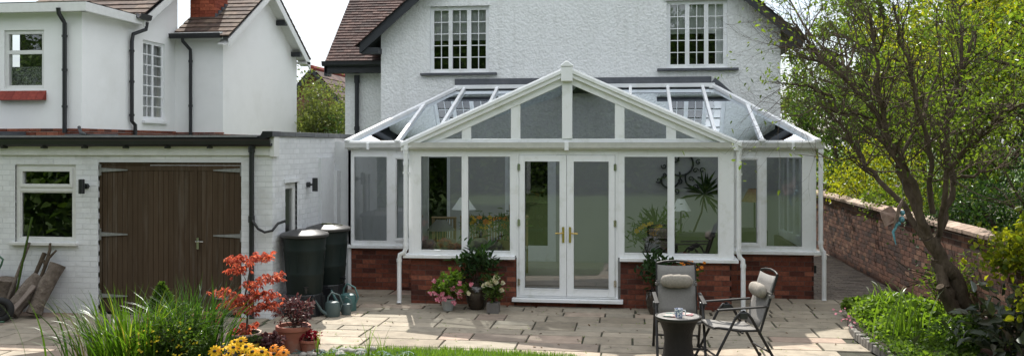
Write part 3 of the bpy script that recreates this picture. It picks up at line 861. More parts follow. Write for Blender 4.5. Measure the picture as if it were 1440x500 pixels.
for a, b in mul:
    top = min(zr(a), zr(b)) - .08
    fr.prism([(a, YF - .041, BZ - .01), (b, YF - .041, BZ - .01), (b, YF - .041, zr(b) - .10), (a, YF - .041, zr(a) - .10)], (0, .062, 0))
for (x0, x1) in ((XL + .2, AX - .0), (AX + .0, XR - .2)):
    rake(fr, x0, x1, -.185, -.080, YF - .052, YF + .026)
edges = [XL + .62, -2.48, -2.34, -1.74, -1.60, AX - .075, AX + .075, -.21, -.07, .53, .67, XR - .62]
for i in range(0, 12, 2):
    a, b = edges[i], edges[i + 1]
    gp.poly([(a - .25 if i == 0 else a, YF - .01, BZ), (b + (.25 if i == 10 else 0), YF - .01, BZ), (b, YF - .01, zr(b) - .15), (a, YF - .01, zr(a) - .15)])
fo = fr.build('gable_frame', M['upvc'], cons, bevel=.003)
gp.build('pane', M['glass'], fo)
MB().box(AX - .085, YF - .135, AZ - .17, AX + .085, YF + .045, AZ + .045).prism([(AX - .095, YF - .145, AZ + .045), (AX + .095, YF - .145, AZ + .045), (AX + .095, YF - .145, AZ + .065), (AX + .05, YF - .145, AZ + .10), (AX + .02, YF - .145, AZ + .125), (AX - .02, YF - .145, AZ + .125), (AX - .05, YF - .145, AZ + .10), (AX - .095, YF - .145, AZ + .065)], (0, .2, 0)).build('finial', M['upvc'], cons, bevel=.012)

# roof glass and bars
TZ = 3.50; RL, RRt = -3.32, 1.54      # level top against the house
def wz(y): return ZE + (TZ - ZE) * (y - YW) / (YH - .08 - YW)
YT = YH - .08
rg = MB(); e = .02
rg.poly([(XL - .02, YF, ZE + e), (XL - .02, YW, ZE + e), (AX, YT, TZ - .02), (AX, YF, TZ - .02)])
rg.poly([(XR + .02, YF, ZE + e), (AX, YF, TZ - .02), (AX, YT, TZ - .02), (XR + .02, YW, ZE + e)])
rg.poly([(WL, YW, ZE + e), (XL - .02, YW, ZE + e), (AX, YT, TZ), (RL, YT, TZ)])
rg.poly([(XR + .02, YW, ZE + e), (WR, YW, ZE + e), (RRt, YT, TZ), (AX, YT, TZ)])
rg.poly([(WL, YH, ZE + e), (WL, YW, ZE + e), (RL, YT, TZ)]); rg.poly([(WR, YW, ZE + e), (WR, YH, ZE + e), (RRt, YT, TZ)])
rf = rg.build('roof', M['roofglass'], cons)
rb = MB()
def rbar(p0, p1, w=.055, h=.05): rb.bar(Vector(p0) + Vector((0, 0, .03)), Vector(p1) + Vector((0, 0, .03)), w, h)
rbar((WL, YW - .03, ZE), (RL, YT, TZ), .085, .06); rbar((WR + .01, YW - .03, ZE), (RRt, YT, TZ), .085, .06)
for x in (-3.77, -3.20, -2.55, -1.9):
    if x < RL:
        t = (x - WL) / (RL - WL); rbar((x, YW, ZE + .01), (x, YW + (YT - YW) * t, ZE + (TZ - ZE) * t))
    else:
        ty = YW + (YT - YW) * max(0, (x - XL) / (AX - XL)); rbar((x, ty, wz(ty)), (x, YT, TZ))
for x in (2.05, 1.37, .72, .02):
    if x > RRt:
        t = (WR - x) / (WR - RRt); rbar((x, YW, ZE + .01), (x, YW + (YT - YW) * t, ZE + (TZ - ZE) * t))
    else:
        ty = YW + (YT - YW) * max(0, (XR - x) / (XR - AX)); rbar((x, ty, wz(ty)), (x, YT, TZ))
for xs_, xe in ((XL, AX), (XR, AX)):      # gable roof bars, valleys
    for y in (13.75, 14.5, 15.3, 16.1):
        t = max(0, (y - YW) / (YT - YW)); x = xs_ + (xe - xs_) * t
        rbar((x, y, ZE + (TZ - ZE) * t), (AX, y, TZ), .045, .04)
    rbar((xs_, YW, ZE), (AX, YT, TZ), .07, .03)
rbar((AX, YF, TZ - .03), (AX, YT, TZ), .10, .06)
for y in (15.2, 16.2):
    for s_, a_, b_ in ((-1, WL, RL), (1, WR, RRt)):
        t = (y - YW) / (YT - YW); xh = a_ + (b_ - a_) * t
        rbar((a_, y, ZE), (xh, y, ZE + (TZ - ZE) * t), .05, .045)
for (a, b, y) in ((WL, XL - .1, YW - .02), (XR + .1, WR, YW - .02)): rb.box(a, y - .035, ZE - .012, b, y + .03, ZE + .035)
rb.box(RL - .07, YT - .12, TZ - .02, RRt + .06, YT + .03, TZ + .055)
rb.build('roof_bar', M['upvc'], rf, bevel=.004)
ca = MB()
for (x, y, z) in ((WL, YW - .04, ZE + .035), (WR + .02, YW - .04, ZE + .035), (-3.77, YW - .035, ZE + .03), (2.05, YW - .035, ZE + .03)): MB().blob((x, y, z), (.055, .05, .035), 12, 8).build('end_cap', M['upvc_old'], rf, smooth=60)
for (x, s) in ((RL - .02, -1), (RRt + .02, 1)): MB().box(x - .07, YT - .17, TZ - .05, x + .07, YT - .02, TZ - .022).build('end_cap', M['upvc_old'], rf)
MB().box(RL + .02, YT - .02, TZ - .12, RRt - .02, YT + .05, TZ - .02).build('ridge_gasket', M['black'], rf)
# french doors
df = MB(); o = (0, YF, 0)
for q in ((-1.66, -1.625, .13, ZG), (-.205, -.165, .13, ZG), (-1.625, -.205, 2.235, ZG), (-1.625, -.205, .13, .155)): df.ub(o, UX, -UY, *q, -.07, .005)
dfo = df.build('door_frame', M['upvc'], cons, bevel=.003)
MB().ub(o, UX, -UY, -1.72, -.09, .075, .125, -.06, .10).build('door_sill', M['upvc'], cons, bevel=.005)
for (a0, a1, g0, g1, hx, hs, lab) in ((-1.62, -.918, -1.535, -1.02, -.965, -1, 'left'), (-.912, -.21, -.81, -.30, -.865, 1, 'right')):
    d = MB()
    for q in ((a0, g0, .16, 2.23), (g1, a1, .16, 2.23), (g0, g1, .16, .27), (g0, g1, 2.14, 2.23)): d.ub(o, UX, -UY, *q, -.055, .02)
    b = .014
    for q in ((g0 - b, g1 + b, .27 - b, .27), (g0 - b, g1 + b, 2.14, 2.14 + b), (g0 - b, g0, .27, 2.14), (g1, g1 + b, .27, 2.14)): d.ub(o, UX, -UY, *q, -.02, .027)
    do = d.build('door', M['upvc'], cons, bevel=.003)
    MB().poly([(g0 - .01, YF + .02, .26), (g1 + .01, YF + .02, .26), (g1 + .01, YF + .02, 2.15), (g0 - .01, YF + .02, 2.15)]).build('pane', M['glass'], do)
    MB().box(hx - .016, YF - .032, .95, hx + .016, YF - .02, 1.18).tube([(hx, YF - .03, 1.09), (hx, YF - .065, 1.09), (hx + hs * .03, YF - .07, 1.09), (hx + hs * .115, YF - .066, 1.085)], .010, 8).tube([(hx, YF - .03, 1.0), (hx, YF - .04, 1.0)], .011, 10).build('handle', M['brass'], do, smooth=40)
    hx2 = a0 - .004 if lab == 'left' else a1 + .004
    for z in (.30, 1.18, 2.0): MB().tube([(hx2, YF - .025, z), (hx2, YF - .025, z + .11)], .010, 8).box(hx2 - .02, YF - .024, z + .01, hx2 + .02, YF - .018, z + .10).build('hinge', M['steel'], do, smooth=40)
# floor inside
MB().box(XL + .1, YF + .1, 0, XR - .1, YW, .12).box(WL + .05, YW + .1, 0, WR - .1, YH - .02, .12).build('tiled_floor', M['tilefloor'], cons)

# ================= MAIN HOUSE =================
HX0, HX1 = -4.93, 2.83
SL = .86
APX = (HX0 + HX1) / 2; EZ = 4.62; APZ = EZ + (HX1 - HX0) / 2 * SL
house = thing('house', 'large white roughcast house with black bargeboards and a tall front gable behind the conservatory', 'house', (APX, YH, 0))
wb = MB()
holes = [(-3.93 - HX0, -2.74 - HX0, 3.82, 5.13), (.71 - HX0, 1.85 - HX0, 3.86, 5.15), (-2.42 - HX0, -1.42 - HX0, .12, 2.28), (-4.24 - HX0, -3.52 - HX0, .12, 2.2)]
wall_face(wb, (HX0, YH, 0), UX, -UY, HX1 - HX0, 0, EZ + .0, [], .25) if False else None
wall_face(wb, (HX0, YH, 0), UX, -UY, HX1 - HX0, 0, 5.25, [h for h in holes], .25)
# right flank and rear
wb.poly([(HX1, YH, 0), (HX1, 23.5, 0), (HX1, 23.5, EZ), (HX1, YH, EZ)])
wb.poly([(HX0, YH, 0), (HX0, YH, EZ), (HX0, 18.3, EZ), (HX0, 18.3, 0)])
wb.poly([(HX0, 23.5, 0), (HX0, 23.5, EZ), (HX1, 23.5, EZ), (HX1, 23.5, 0)])
zt = 5.25; xa = HX0 + (zt - EZ) / SL; xb = HX1 - (zt - EZ) / SL
house_wall_faces = wb
wall_o = None
# trim the rectangle to the gable slope: rebuild the upper strip by hand
wb2 = MB()
for f in wb.f:
    wb2.add([wb.v[i] for i in f], [tuple(range(len(f)))])
wb = wb2
keep = MB()
for f in wb.f:
    P = [Vector(wb.v[i]) for i in f]
    # clip each polygon against the two roof slopes
    for sgn, x0 in ((1, HX0), (-1, HX1)):
        out = []
        fn = lambda p: (EZ + sgn * (p.x - x0) * SL) - p.z
        for i in range(len(P)):
            a, b = P[i], P[(i + 1) % len(P)]
            fa, fb = fn(a), fn(b)
            if fa >= -1e-6: out.append(a)
            if (fa > 1e-6 and fb < -1e-6) or (fa < -1e-6 and fb > 1e-6): out.append(a + (b - a) * (fa / (fa - fb)))
        P = out
        if len(P) < 3: break
    if len(P) >= 3: keep.poly(P)
keep.poly([(xa, YH, zt), (xb, YH, zt), (APX, YH, APZ)])
keep.build('wall', M['roughcast'], house)
for k, (x0, x1, z0, z1, s0, s1) in enumerate(((-3.93, -2.74, 3.82, 5.13, -4.11, -2.58), (.71, 1.85, 3.86, 5.15, .53, 2.05))):
    W = x1 - x0; f_ = .045
    a = x0 + f_; b = x1 - f_; t = (b - a - .05) / 3
    w = window_unit(house, (0, YH, 0), UX, -UY, x0, x1, z0, z1,
                    [(a, a + t, 2, 5), (a + t + .025, a + 2 * t + .025, 2, 5), (a + 2 * t + .05, b, 2, 5)], fw=f_, rec=.05, sash=.028, bar=.016,
                    curtain=[(x0 + .02, x1 - .02, z1 - (.66 if k == 0 else .62), z1 - .03)] + ([(x1 - .2, x1 - .02, z0, z1 - .3)] if k else []))
    MB().box(s0, YH - .09, z0 - .055, s1, YH + .02, z0 - .012).build('sill', M['lead'], w, bevel=.004)
    MB().box(x0 - .06, YH - .03, z1 + .0, x1 + .02, YH + .02, z1 + .045).build('lintel_ledge', M['roughcast'], w)
MB().box(-3.42, YH - .035, 3.57, 1.55, YH + .01, 3.69).prism([(1.55, YH - .035, 3.58), (2.80, YH - .035, 2.52), (2.80, YH - .035, 2.60), (1.62, YH - .035, 3.67)], (0, .04, 0)).build('flashing', M['lead'], house)
# bargeboards and gable roof
bb = MB(); OV = .34; YB = YH - .32
for sgn, x0 in ((1, HX0), (-1, HX1)):
    xe = x0 - sgn * OV; ze = EZ - OV * SL
    pts = [(xe, YB, ze - .14), (APX, YB, APZ - .14), (APX, YB, APZ + .12), (xe, YB, ze + .08)]
    bb.prism(pts, (0, .035, 0))
    bb.prism([(xe, YB + .035, ze - .02), (APX, YB + .035, APZ - .02), (APX, YB + .035, APZ), (xe, YB + .035, ze)], (0, .5, 0))
    bb.box(min(xe, x0) - .02, YB + .035, ze - .13, max(xe, x0) + .02, YH, ze - .02)
bb.build('bargeboard', M['darkpaint'], house)
for sgn, x0 in ((1, HX0), (-1, HX1)):
    xe = x0 - sgn * (OV + .06); ze = EZ - (OV + .06) * SL + .05
    ln = math.hypot(APX - xe, APZ + .05 - ze)
    up = Vector((APX - xe, 0, APZ + .05 - ze))
    og = (xe, YB - .05, ze); uu = UY
    tile_roof(og, uu, up, 6.6, ln, tw=.165, gauge=.2, mat='tile', parent=house, seed=8 + sgn)
    MB().poly([(xe, YB, ze), (xe, 23.6, ze), (APX, 23.6, APZ + .05), (APX, YB, APZ + .05)]).build('roof_deck', M['darkpaint'], house)
# lower cross range on the left
LX0, LX1, LY = -6.0, HX0, 18.3
lw = MB()
wall_face(lw, (LX0, LY, 0), UX, -UY, LX1 - LX0, 0, 4.25, [], .25)
lw.poly([(LX0, LY, 0), (LX0, LY, 4.25), (LX0, 23.5, 4.25), (LX0, 23.5, 0)])
lw.poly([(LX0, LY, 4.25), (LX0, 20.9, 6.45), (LX0, 23.5, 4.25)])
lw.build('wing_wall', M['roughcast'], house)
gz = 4.30
up = Vector((0, 2.93, 2.74))
tile_roof((-6.34, LY - .33, 4.02 + .06), UX, up, 2.2, 3.7, tw=.165, gauge=.1, mat='tile', parent=house, name='wing_roof', seed=12)
MB().poly([(-6.34, LY - .33, 4.06), (-4.0, LY - .33, 4.06), (-4.0, 20.9, 6.8), (-6.34, 20.9, 6.8)]).poly([(-6.34, 24.0, 4.0), (-4.0, 24.0, 4.0), (-4.0, 20.9, 6.8), (-6.34, 20.9, 6.8)]).build('roof_deck', M['darkpaint'], house)
gm = MB()
gutter((-6.38, LY - .30, 0), (HX0 + .02, LY - .30, 0), -UY, gm, z=4.08)
gm.box(-6.34, LY - .30, 3.90, HX0, LY - .27, 4.06); gm.box(-6.36, LY - .30, 3.84, -6.30, LY + .0, 4.06)
gm.box(-6.34, LY - .27, 3.90, HX0, LY, 3.92)
gm.build('fascia', M['darkpaint'], house)
MB().tube([(-5.72, LY - .07, 3.82), (-5.72, LY - .07, 1.9)], .045, 12).tube([(-5.72, LY - .07, 3.70), (-5.72, LY - .07, 3.86)], .06, 12).tube([(-5.72, LY - .07, 2.7), (-5.72, LY - .07, 2.78)], .058, 12).build('soil_pipe', M['darkpaint'], house, smooth=40)
MB().box(-5.25, LY - .12, 2.34, -4.95, LY, 2.42).build('vent_box', M['black'], house)
# unseen chimney on the rear left slope, added to cast extra roof shadow
shadow_chimney = MB(); bricks(shadow_chimney, (-4.05, 18.6, 0), UX, -UY, 1.0, 5.3, 7.5, seed=3)
shadow_chimney.box(-4.05, 18.61, 5.2, -3.05, 19.3, 7.5); shadow_chimney.lathe([(.12, 0), (.10, .3), (.12, .34)], (-3.8, 18.95, 7.5), 12); shadow_chimney.lathe([(.12, 0), (.10, .3), (.12, .34)], (-3.3, 18.95, 7.5), 12)
shadow_chimney.build('chimney', M['chimbrick'], house)
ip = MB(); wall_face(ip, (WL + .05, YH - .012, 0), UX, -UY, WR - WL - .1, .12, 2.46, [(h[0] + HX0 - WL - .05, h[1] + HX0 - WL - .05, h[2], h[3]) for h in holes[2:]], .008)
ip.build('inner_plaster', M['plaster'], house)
# interior doors onto the conservatory
def inner_door(x0, x1, z1, open_dark=False):
    f = MB(); oo = (0, YH, 0)
    for q in ((x0, x0 + .06, .12, z1), (x1 - .06, x1, .12, z1), (x0 + .06, x1 - .06, z1 - .06, z1)): f.ub(oo, UX, -UY, *q, -.08, .02)
    if not open_dark:
        for q in ((x0 + .06, x0 + .16, .12, z1 - .06), (x1 - .16, x1 - .06, .12, z1 - .06), (x0 + .16, x1 - .16, .12, .42), (x0 + .16, x1 - .16, z1 - .16, z1 - .06)): f.ub(oo, UX, -UY, *q, -.06, 0)
    d = f.build('door', M['upvc'], house, bevel=.003)
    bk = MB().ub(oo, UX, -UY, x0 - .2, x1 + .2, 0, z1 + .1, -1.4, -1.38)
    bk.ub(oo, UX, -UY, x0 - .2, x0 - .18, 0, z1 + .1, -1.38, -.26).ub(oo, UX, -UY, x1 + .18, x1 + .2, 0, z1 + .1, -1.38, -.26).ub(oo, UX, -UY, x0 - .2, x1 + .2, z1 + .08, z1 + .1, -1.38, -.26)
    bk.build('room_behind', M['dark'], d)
    if not open_dark:
        MB().poly([(x0 + .15, YH + .03, .4), (x1 - .15, YH + .03, .4), (x1 - .15, YH + .03, z1 - .15), (x0 + .15, YH + .03, z1 - .15)]).build('pane', M['doorglass'], d)
        MB().box(x0 + .085, YH - .012, 1.0, x0 + .115, YH - .002, 1.22).tube([(x0 + .1, YH - .005, 1.14), (x0 + .1, YH - .05, 1.14), (x0 + .2, YH - .05, 1.14)], .009, 8).build('handle', M['brass'], d)
inner_door(-2.42, -1.42, 2.28)
inner_door(-4.24, -3.52, 2.2, True)
pd = MB(); oo = (0, YH, 0)
pd.ub(oo, UX, -UY, -4.86, -4.30, .12, 2.1, -.0, .03)
for c in (0, 1):
    for (z0, z1) in ((.3, 1.0), (1.15, 1.95)): pd.ub(oo, UX, -UY, -4.80 + c * .25, -4.61 + c * .25, z0, z1, .03, .042)
pd.build('panelled_door', M['upvc'], house, bevel=.006)

# ================= GARAGE =================
GY, GX0, GX1, GZ = 11.72, -10.4, -4.88, 2.36
gar = thing('garage', 'low white painted brick garage with brown boarded doors and a black gutter', 'garage', (-7.6, GY, 0))
gh = [(-8.74 - GX0, -7.80 - GX0, 1.0, 2.10), (-7.46 - GX0, -5.33 - GX0, -.1, 2.14)]
gb_ = MB(); bricks(gb_, (GX0, GY, 0), UX, -UY, GX1 - GX0, -.02, GZ - .02, gh, seed=5, mj=.011, proud=.003)
# flank toward the conservatory, with its narrow window
fh = [(.46, .92, .95, 1.84)]
bricks(gb_, (GX1, GY, 0), UY, UX, 5.5, -.02, 2.50, fh, seed=6, mj=.011, proud=.003, start=1)
bo = gb_.build('painted_brickwork', M['paint_brick'], gar)
gw = MB()
wall_face(gw, (GX0, GY, 0), UX, -UY, GX1 - GX0 - .002, -.05, GZ, gh, .2)
wall_face(gw, (GX1, GY, 0), UY, UX, 5.5, -.05, 2.50, fh, .2)
# step-back pier with a sloped white cap
gw.ub((GX1, 0, 0), UY, UX, 13.55, 14.15, 0, 2.18, 0, .05).ub((GX1, 0, 0), UY, UX, 14.15, 14.34, 0, 1.96, 0, .10).ub((GX1, 0, 0), UY, UX, 14.34, 14.50, 0, 2.44, 0, .245)
gw.build('wall', M['paint_mortar'], gar)
MB().box(GX0, GY - .06, 2.49, GX1 - .2, 14.75, 2.52).box(GX0, GY - .065, 2.36, GX1, GY - .0, 2.45).build('roof', M['felt'], gar)
cp = MB(); y = GY + .16
rnd = random.Random(4)
while y < 17.2:
    l_ = rnd.choice((.62, .7, .8)); cp.box(GX1 - .22, y, 2.505 + rnd.uniform(-.003, .003), GX1 + .035, min(y + l_, 17.2) - .012, 2.57); y += l_
cp.build('coping', M['slatecap'], gar, bevel=.004)
MB().box(GX0, GY - .035, 2.24, GX1 - .02, GY - .006, 2.36).build('fascia', M['white_wood'], gar)
MB().box(GX1 - .02, GY - .05, 2.22, GX1 + .045, GY + .14, 2.50).build('fascia_end', M['white_wood'], gar, bevel=.004)
gg = MB(); gutter((GX0, GY - .035, 0), (GX1 + .02, GY - .035, 0), -UY, gg, z=2.41)
gg.box(GX0, GY - .04, 2.445, GX1 - .04, GY + .05, 2.505)
for i in range(9): gg.box(GX0 + .3 + i * .62, GY - .155, 2.335, GX0 + .33 + i * .62, GY - .03, 2.36)
gg.prism([(GX1 - .16, GY - .14, 2.44), (GX1 + .06, GY - .14, 2.50), (GX1 + .06, GY - .14, 2.57), (GX1 - .08, GY - .14, 2.57)], (0, .3, 0))
gg.build('gutter', M['black'], gar)
dp = MB().tube([(-5.15, GY - .07, 2.4), (-5.15, GY - .07, .0)], .035, 12)
for z in (1.32, 2.28): dp.tube([(-5.15, GY - .07, z), (-5.15, GY - .07, z + .09)], .045, 12)
dp.build('downpipe', M['black'], gar, smooth=40)
# front window: small light over a large one
f = MB(); o = Vector((0, GY, 0)); pn = MB()
for q in ((-8.74, -7.80, 1.0, 1.05), (-8.74, -7.80, 2.05, 2.10), (-8.74, -8.68, 1.05, 2.05), (-7.86, -7.80, 1.05, 2.05), (-8.68, -7.86, 1.72, 1.78)): f.ub(o, UX, -UY, *q, -.08, -.02)
for (z0, z1, s) in ((1.05, 1.72, .02), (1.78, 2.05, .045)):
    for q in ((-8.68, -7.86, z0, z0 + s), (-8.68, -7.86, z1 - s, z1), (-8.68, -8.68 + s, z0 + s, z1 - s), (-7.86 - s, -7.86, z0 + s, z1 - s)): f.ub(o, UX, -UY, *q, -.07, -.008 if s > .03 else -.03)
    pn.poly([(-8.67, GY + .05, z0), (-7.87, GY + .05, z0), (-7.87, GY + .05, z1), (-8.67, GY + .05, z1)])
w = f.build('window', M['white_wood'], gar, bevel=.003); pn.build('pane', M['doorglass'], w)
MB().box(-8.80, GY - .06, .955, -7.76, GY + .02, .998).build('sill', M['white_wood'], w, bevel=.004)
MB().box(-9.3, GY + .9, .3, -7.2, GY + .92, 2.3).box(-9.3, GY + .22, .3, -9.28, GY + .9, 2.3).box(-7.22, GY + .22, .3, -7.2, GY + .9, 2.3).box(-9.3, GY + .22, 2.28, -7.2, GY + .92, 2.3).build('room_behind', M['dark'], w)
w = window_unit(gar, (GX1, GY, 0), UY, UX, .46, .92, .95, 1.84, [(.51, .87, 1, 1)], mat='white_wood', fw=.05, rec=.03, sash=.04)
MB().box(GX1 - .01, GY + .40, 1.84, GX1 + .02, GY + .98, 1.90).build('lintel', M['paint_brick'], w)
# boarded double doors
rnd = random.Random(9)
o = Vector((0, GY, 0))
MB().box(-7.46, GY + .03, .0, -7.43, GY + .10, 2.14).box(-5.36, GY + .03, 0, -5.33, GY + .10, 2.14).box(-7.43, GY + .03, 2.10, -5.36, GY + .10, 2.14).build('door_lining', M['garagedoor'], gar)
for (a0, a1) in ((-7.425, -6.04), (-6.02, -5.365)):
    d = MB(); x = a0 + .005
    nb = round((a1 - a0) / .078); bwid = (a1 - a0) / nb
    for i in range(nb):
        d.ub(o, UX, -UY, a0 + i * bwid + .003, a0 + (i + 1) * bwid - .003, .02, 2.02, -.075, -.045 + rnd.uniform(-.001, .001))
    d.ub(o, UX, -UY, a0, a1, .015, 2.095, -.09, -.053)
    d.ub(o, UX, -UY, a0 + .002, a1 - .002, 2.02, 2.095, -.075, -.038)
    if a0 < -7: d.ub(o, UX, -UY, a1 - .0, a1 + .045, .02, 2.09, -.06, -.030)
    do = d.build('door', M['garagedoor'], gar, bevel=.003)
    left = a0 < -7
    for z in (2.03, 1.12, .25):
        xh = a0 - .03 if left else a1 + .03; sg = 1 if left else -1
        hg = MB(); hg.prism([(xh, GY + .035, z - .03), (xh + sg * .42, GY + .035, z - .008), (xh + sg * .42, GY + .035, z + .008), (xh, GY + .035, z + .03)], (0, -.008, 0))
        hg.box(xh - .022, GY + .018, z - .08, xh + .022, GY + .030, z + .08)
        hg.build('strap_hinge', M['galv'], do)
    if not left:
        MB().box(-6.0, GY + .022, .93, -5.965, GY + .035, 1.09).tube([(-5.982, GY + .02, 1.04), (-5.982, GY - .03, 1.04), (-5.96, GY - .035, 1.04), (-5.87, GY - .033, 1.04)], .009, 8).build('handle', M['steel'], do, smooth=40)

def wall_light(label, o, n, z):
    t = thing('wall_light', label, 'wall light', o, 'black wall lights on the garage')
    o = Vector(o); u = n.cross(UZ)
    MB().tube([o, o + n * .05], .04, 12).tube([o + n * .05, o + n * .12], .015, 8).build('bracket', M['black'], t, smooth=40)
    p = o + n * .13 + u * 0.0
    MB().tube([p - UZ * .10, p + UZ * .10], .042, 16).tube([p + UZ * .10, p + UZ * .103], .03, 12).build('lamp_housing', M['black'], t, smooth=40)
wall_light('black cylinder wall light between the garage window and the brown door', (-7.63, GY, 1.80), -UY, 0)
wall_light('black cylinder wall light above the water butts beside the narrow window', (GX1, GY + 1.32, 1.78), UX, 0)

# ================= WHITE HOUSE ON THE LEFT =================
AX0, AX1, AY = -14.5, -9.68, 14.71
wh = thing('house', 'smooth white rendered house with stepped gables and a brick chimney behind the garage', 'house', (-10.5, AY, 0))
CX1, CY = -8.6, 18.0
ww = MB()
wall_face(ww, (AX0, AY, 0), UX, -UY, AX1 - AX0, 0, 4.78, [(-11.19 - AX0, -10.41 - AX0, 3.40, 4.45)], .22)
hs_ = [(16.72 - AY, 17.56 - AY, 2.90, 4.50)]
wall_face(ww, (AX1, AY, 0), UY, UX, CY - AY, 0, 4.85, hs_, .22)
ww.poly([(AX1, 16.3, 4.85), (AX1, CY + .1, 4.85), (AX1, CY + .1, 5.7), (AX1, 16.3 + .0, 4.86)])
wall_face(ww, (AX1, CY, 0), UX, -UY, CX1 - AX1, 0, 4.80, [], .22)
gy2 = 22.25; gm_ = (CY + gy2) / 2
ww.poly([(CX1, CY, 0), (CX1, gy2, 0), (CX1, gy2, 4.75), (CX1, gm_, 4.75 + (gy2 - CY) / 2 * .62), (CX1, CY, 4.75)])
ww.build('wall', M['render'], wh)
pl = MB(); bricks(pl, (AX0, AY - .012, 0), UX, -UY, 4.82 - 0.0, 2.48, 2.68, seed=21); bricks(pl, (AX1 + .012, AY, 0), UY, UX, CY - AY, 2.48, 2.68, seed=22); bricks(pl, (AX1, CY - .012, 0), UX, -UY, 1.1, 2.48, 2.66, seed=23); bricks(pl, (CX1 + .012, CY, 0), UY, UX, 4.25, 2.48, 2.62, seed=24)
pl.build('brick_plinth', M['redbrick'], wh)
# window with a red tile sill
f = MB(); o = Vector((0, AY, 0)); pn = MB()
for q in ((-11.19, -10.41, 3.40, 3.46), (-11.19, -10.41, 4.38, 4.45), (-11.19, -11.12, 3.46, 4.38), (-10.47, -10.41, 3.46, 4.38), (-11.12, -10.47, 4.02, 4.09)): f.ub(o, UX, -UY, *q, -.10, -.03)
for z0, z1 in ((3.46, 4.02), (4.09, 4.38)): pn.poly([(-11.12, AY + .07, z0), (-10.47, AY + .07, z0), (-10.47, AY + .07, z1), (-11.12, AY + .07, z1)])
w = f.build('window', M['white_wood'], wh, bevel=.003); pn.build('pane', M['doorglass'], w)
MB().box(-11.4, AY + .7, 3.2, -10.2, AY + .72, 4.6).box(-11.4, AY + .25, 4.58, -10.2, AY + .72, 4.6).build('room_behind', M['dark'], w)
MB().box(-11.12, AY + .12, 3.46, -10.47, AY + .125, 3.80).build('patterned_net', surf('lace', (.03, .03, .03), (.22, .23, .22), scale=40, rough=.9, contrast=.06), w)
sb = MB()
for i in range(6): 
    x0 = -11.27 + i * .152
    sb.prism([(x0, AY - .12, 3.19), (x0, AY + .0, 3.36), (x0, AY + .0, 3.19)], (.148, 0, 0))
sb.build('sill', M['tile_red'], w)
w = window_unit(wh, (AX1, AY, 0), UY, UX, 16.72 - AY, 17.56 - AY, 2.90, 4.50, [(16.76 - AY, 17.14 - AY, 2, 7), (17.16 - AY, 17.52 - AY, 1, 7)], mat='upvc', fw=.04, rec=.03, sash=.025, bar=.022, curtain=[(16.78 - AY, 17.5 - AY, 2.95, 4.45)])
MB().box(AX1 - .01, 16.68, 2.83, AX1 + .07, 17.62, 2.885).build('sill', M['upvc'], w)
# eaves of the front block
fa = MB()
fa.box(AX0, AY - .22, 4.74, AX1 + .22, AY - .18, 4.90).box(AX1 + .18, AY - .18, 4.74, AX1 + .22, 16.35, 4.90).box(AX0, AY - .18, 4.76, AX1 + .18, AY, 4.78).box(AX1, AY - .18, 4.76, AX1 + .18, 16.35, 4.78)
# bargeboards of the two gables
def verge(xp, y0, z0, y1, z1, th=.16):
    fa.prism([(xp, y0, z0 - th), (xp, y1, z1 - th), (xp, y1, z1), (xp, y0, z0)], (.03, 0, 0))
verge(AX1 + .22, 16.35, 4.86, 19.3, 6.7)
verge(CX1 + .24, CY - .25, 4.62, gm_, 6.08); verge(CX1 + .24, gy2 + .28, 4.58, gm_, 6.08, .2)
fa.box(AX1 + .02, CY - .24, 4.62, CX1 + .1, CY - .20, 4.77)
fa.box(CX1, gy2 - .0, 4.50, CX1 + .27, gy2 + .28, 4.56)
# boarded soffit under the far verge
fa.prism([(CX1, gy2 + .28, 4.60 - .14), (CX1, gm_, 6.10 - .14), (CX1, gm_, 6.10 - .12), (CX1, gy2 + .28, 4.60 - .12)], (.24, 0, 0))
fa.prism([(CX1, CY - .25, 4.62 - .12), (CX1, gm_, 6.08 - .12), (CX1, gm_, 6.08 - .10), (CX1, CY - .25, 4.62 - .10)], (.24, 0, 0))
fa.build('fascia', M['white_wood'], wh)
pu = MB()
for t in (.16, .62): 
    y = gy2 - (gy2 - gm_) * t; z = 4.72 + (gy2 - y) * .70 * .98
    MB().box(CX1 - .02, y - .06, z - .30, CX1 + .24, y + .06, z - .18).build('purlin_end', M['darkpaint'], wh)
# roofs
up = Vector((0, gm_ - (CY - .28), 6.12 - 4.66))
tile_roof((AX1 + .05, CY - .28, 4.68), UX, up, CX1 + .27 - AX1 - .05, 2.9, tw=.30, gauge=.22, mat='tile_moss', parent=wh, seed=31, thick=.03)
up2 = Vector((0, gm_ - (gy2 + .3), 6.12 - 4.62))
tile_roof((AX1 + .05, gy2 + .3, 4.64), UX, up2, CX1 + .27 - AX1 - .05, 2.9, tw=.30, gauge=.22, mat='tile_moss', parent=wh, seed=32, thick=.03)
up3 = Vector((0, 3.0, 1.87))
tile_roof((AX1 - 2.5, 16.22, 4.86), UX, up3, 2.74, 3.4, tw=.30, gauge=.22, mat='tile_moss', parent=wh, seed=33, thick=.03)
MB().poly([(AX1 - 2.5, 16.3, 4.84), (AX1 + .22, 16.3, 4.84), (AX1 + .22, 19.3, 6.68), (AX1 - 2.5, 19.3, 6.68)]).poly([(AX0, AY - .2, 4.92), (AX1 + .2, AY - .2, 4.92), (AX1 + .2, 16.4, 4.92), (AX0, 16.4, 4.92)]).poly([(AX1, CY - .25, 4.66), (CX1 + .24, CY - .25, 4.66), (CX1 + .24, gm_, 6.08), (AX1, gm_, 6.08)]).poly([(AX1, gy2 + .25, 4.62), (CX1 + .24, gy2 + .25, 4.62), (CX1 + .24, gm_, 6.08), (AX1, gm_, 6.08)]).build('roof_deck', M['darkpaint'], wh)
gt = MB(); gutter((AX1 + .04, CY - .25, 0), (CX1 + .1, CY - .25, 0), -UY, gt, z=4.68)
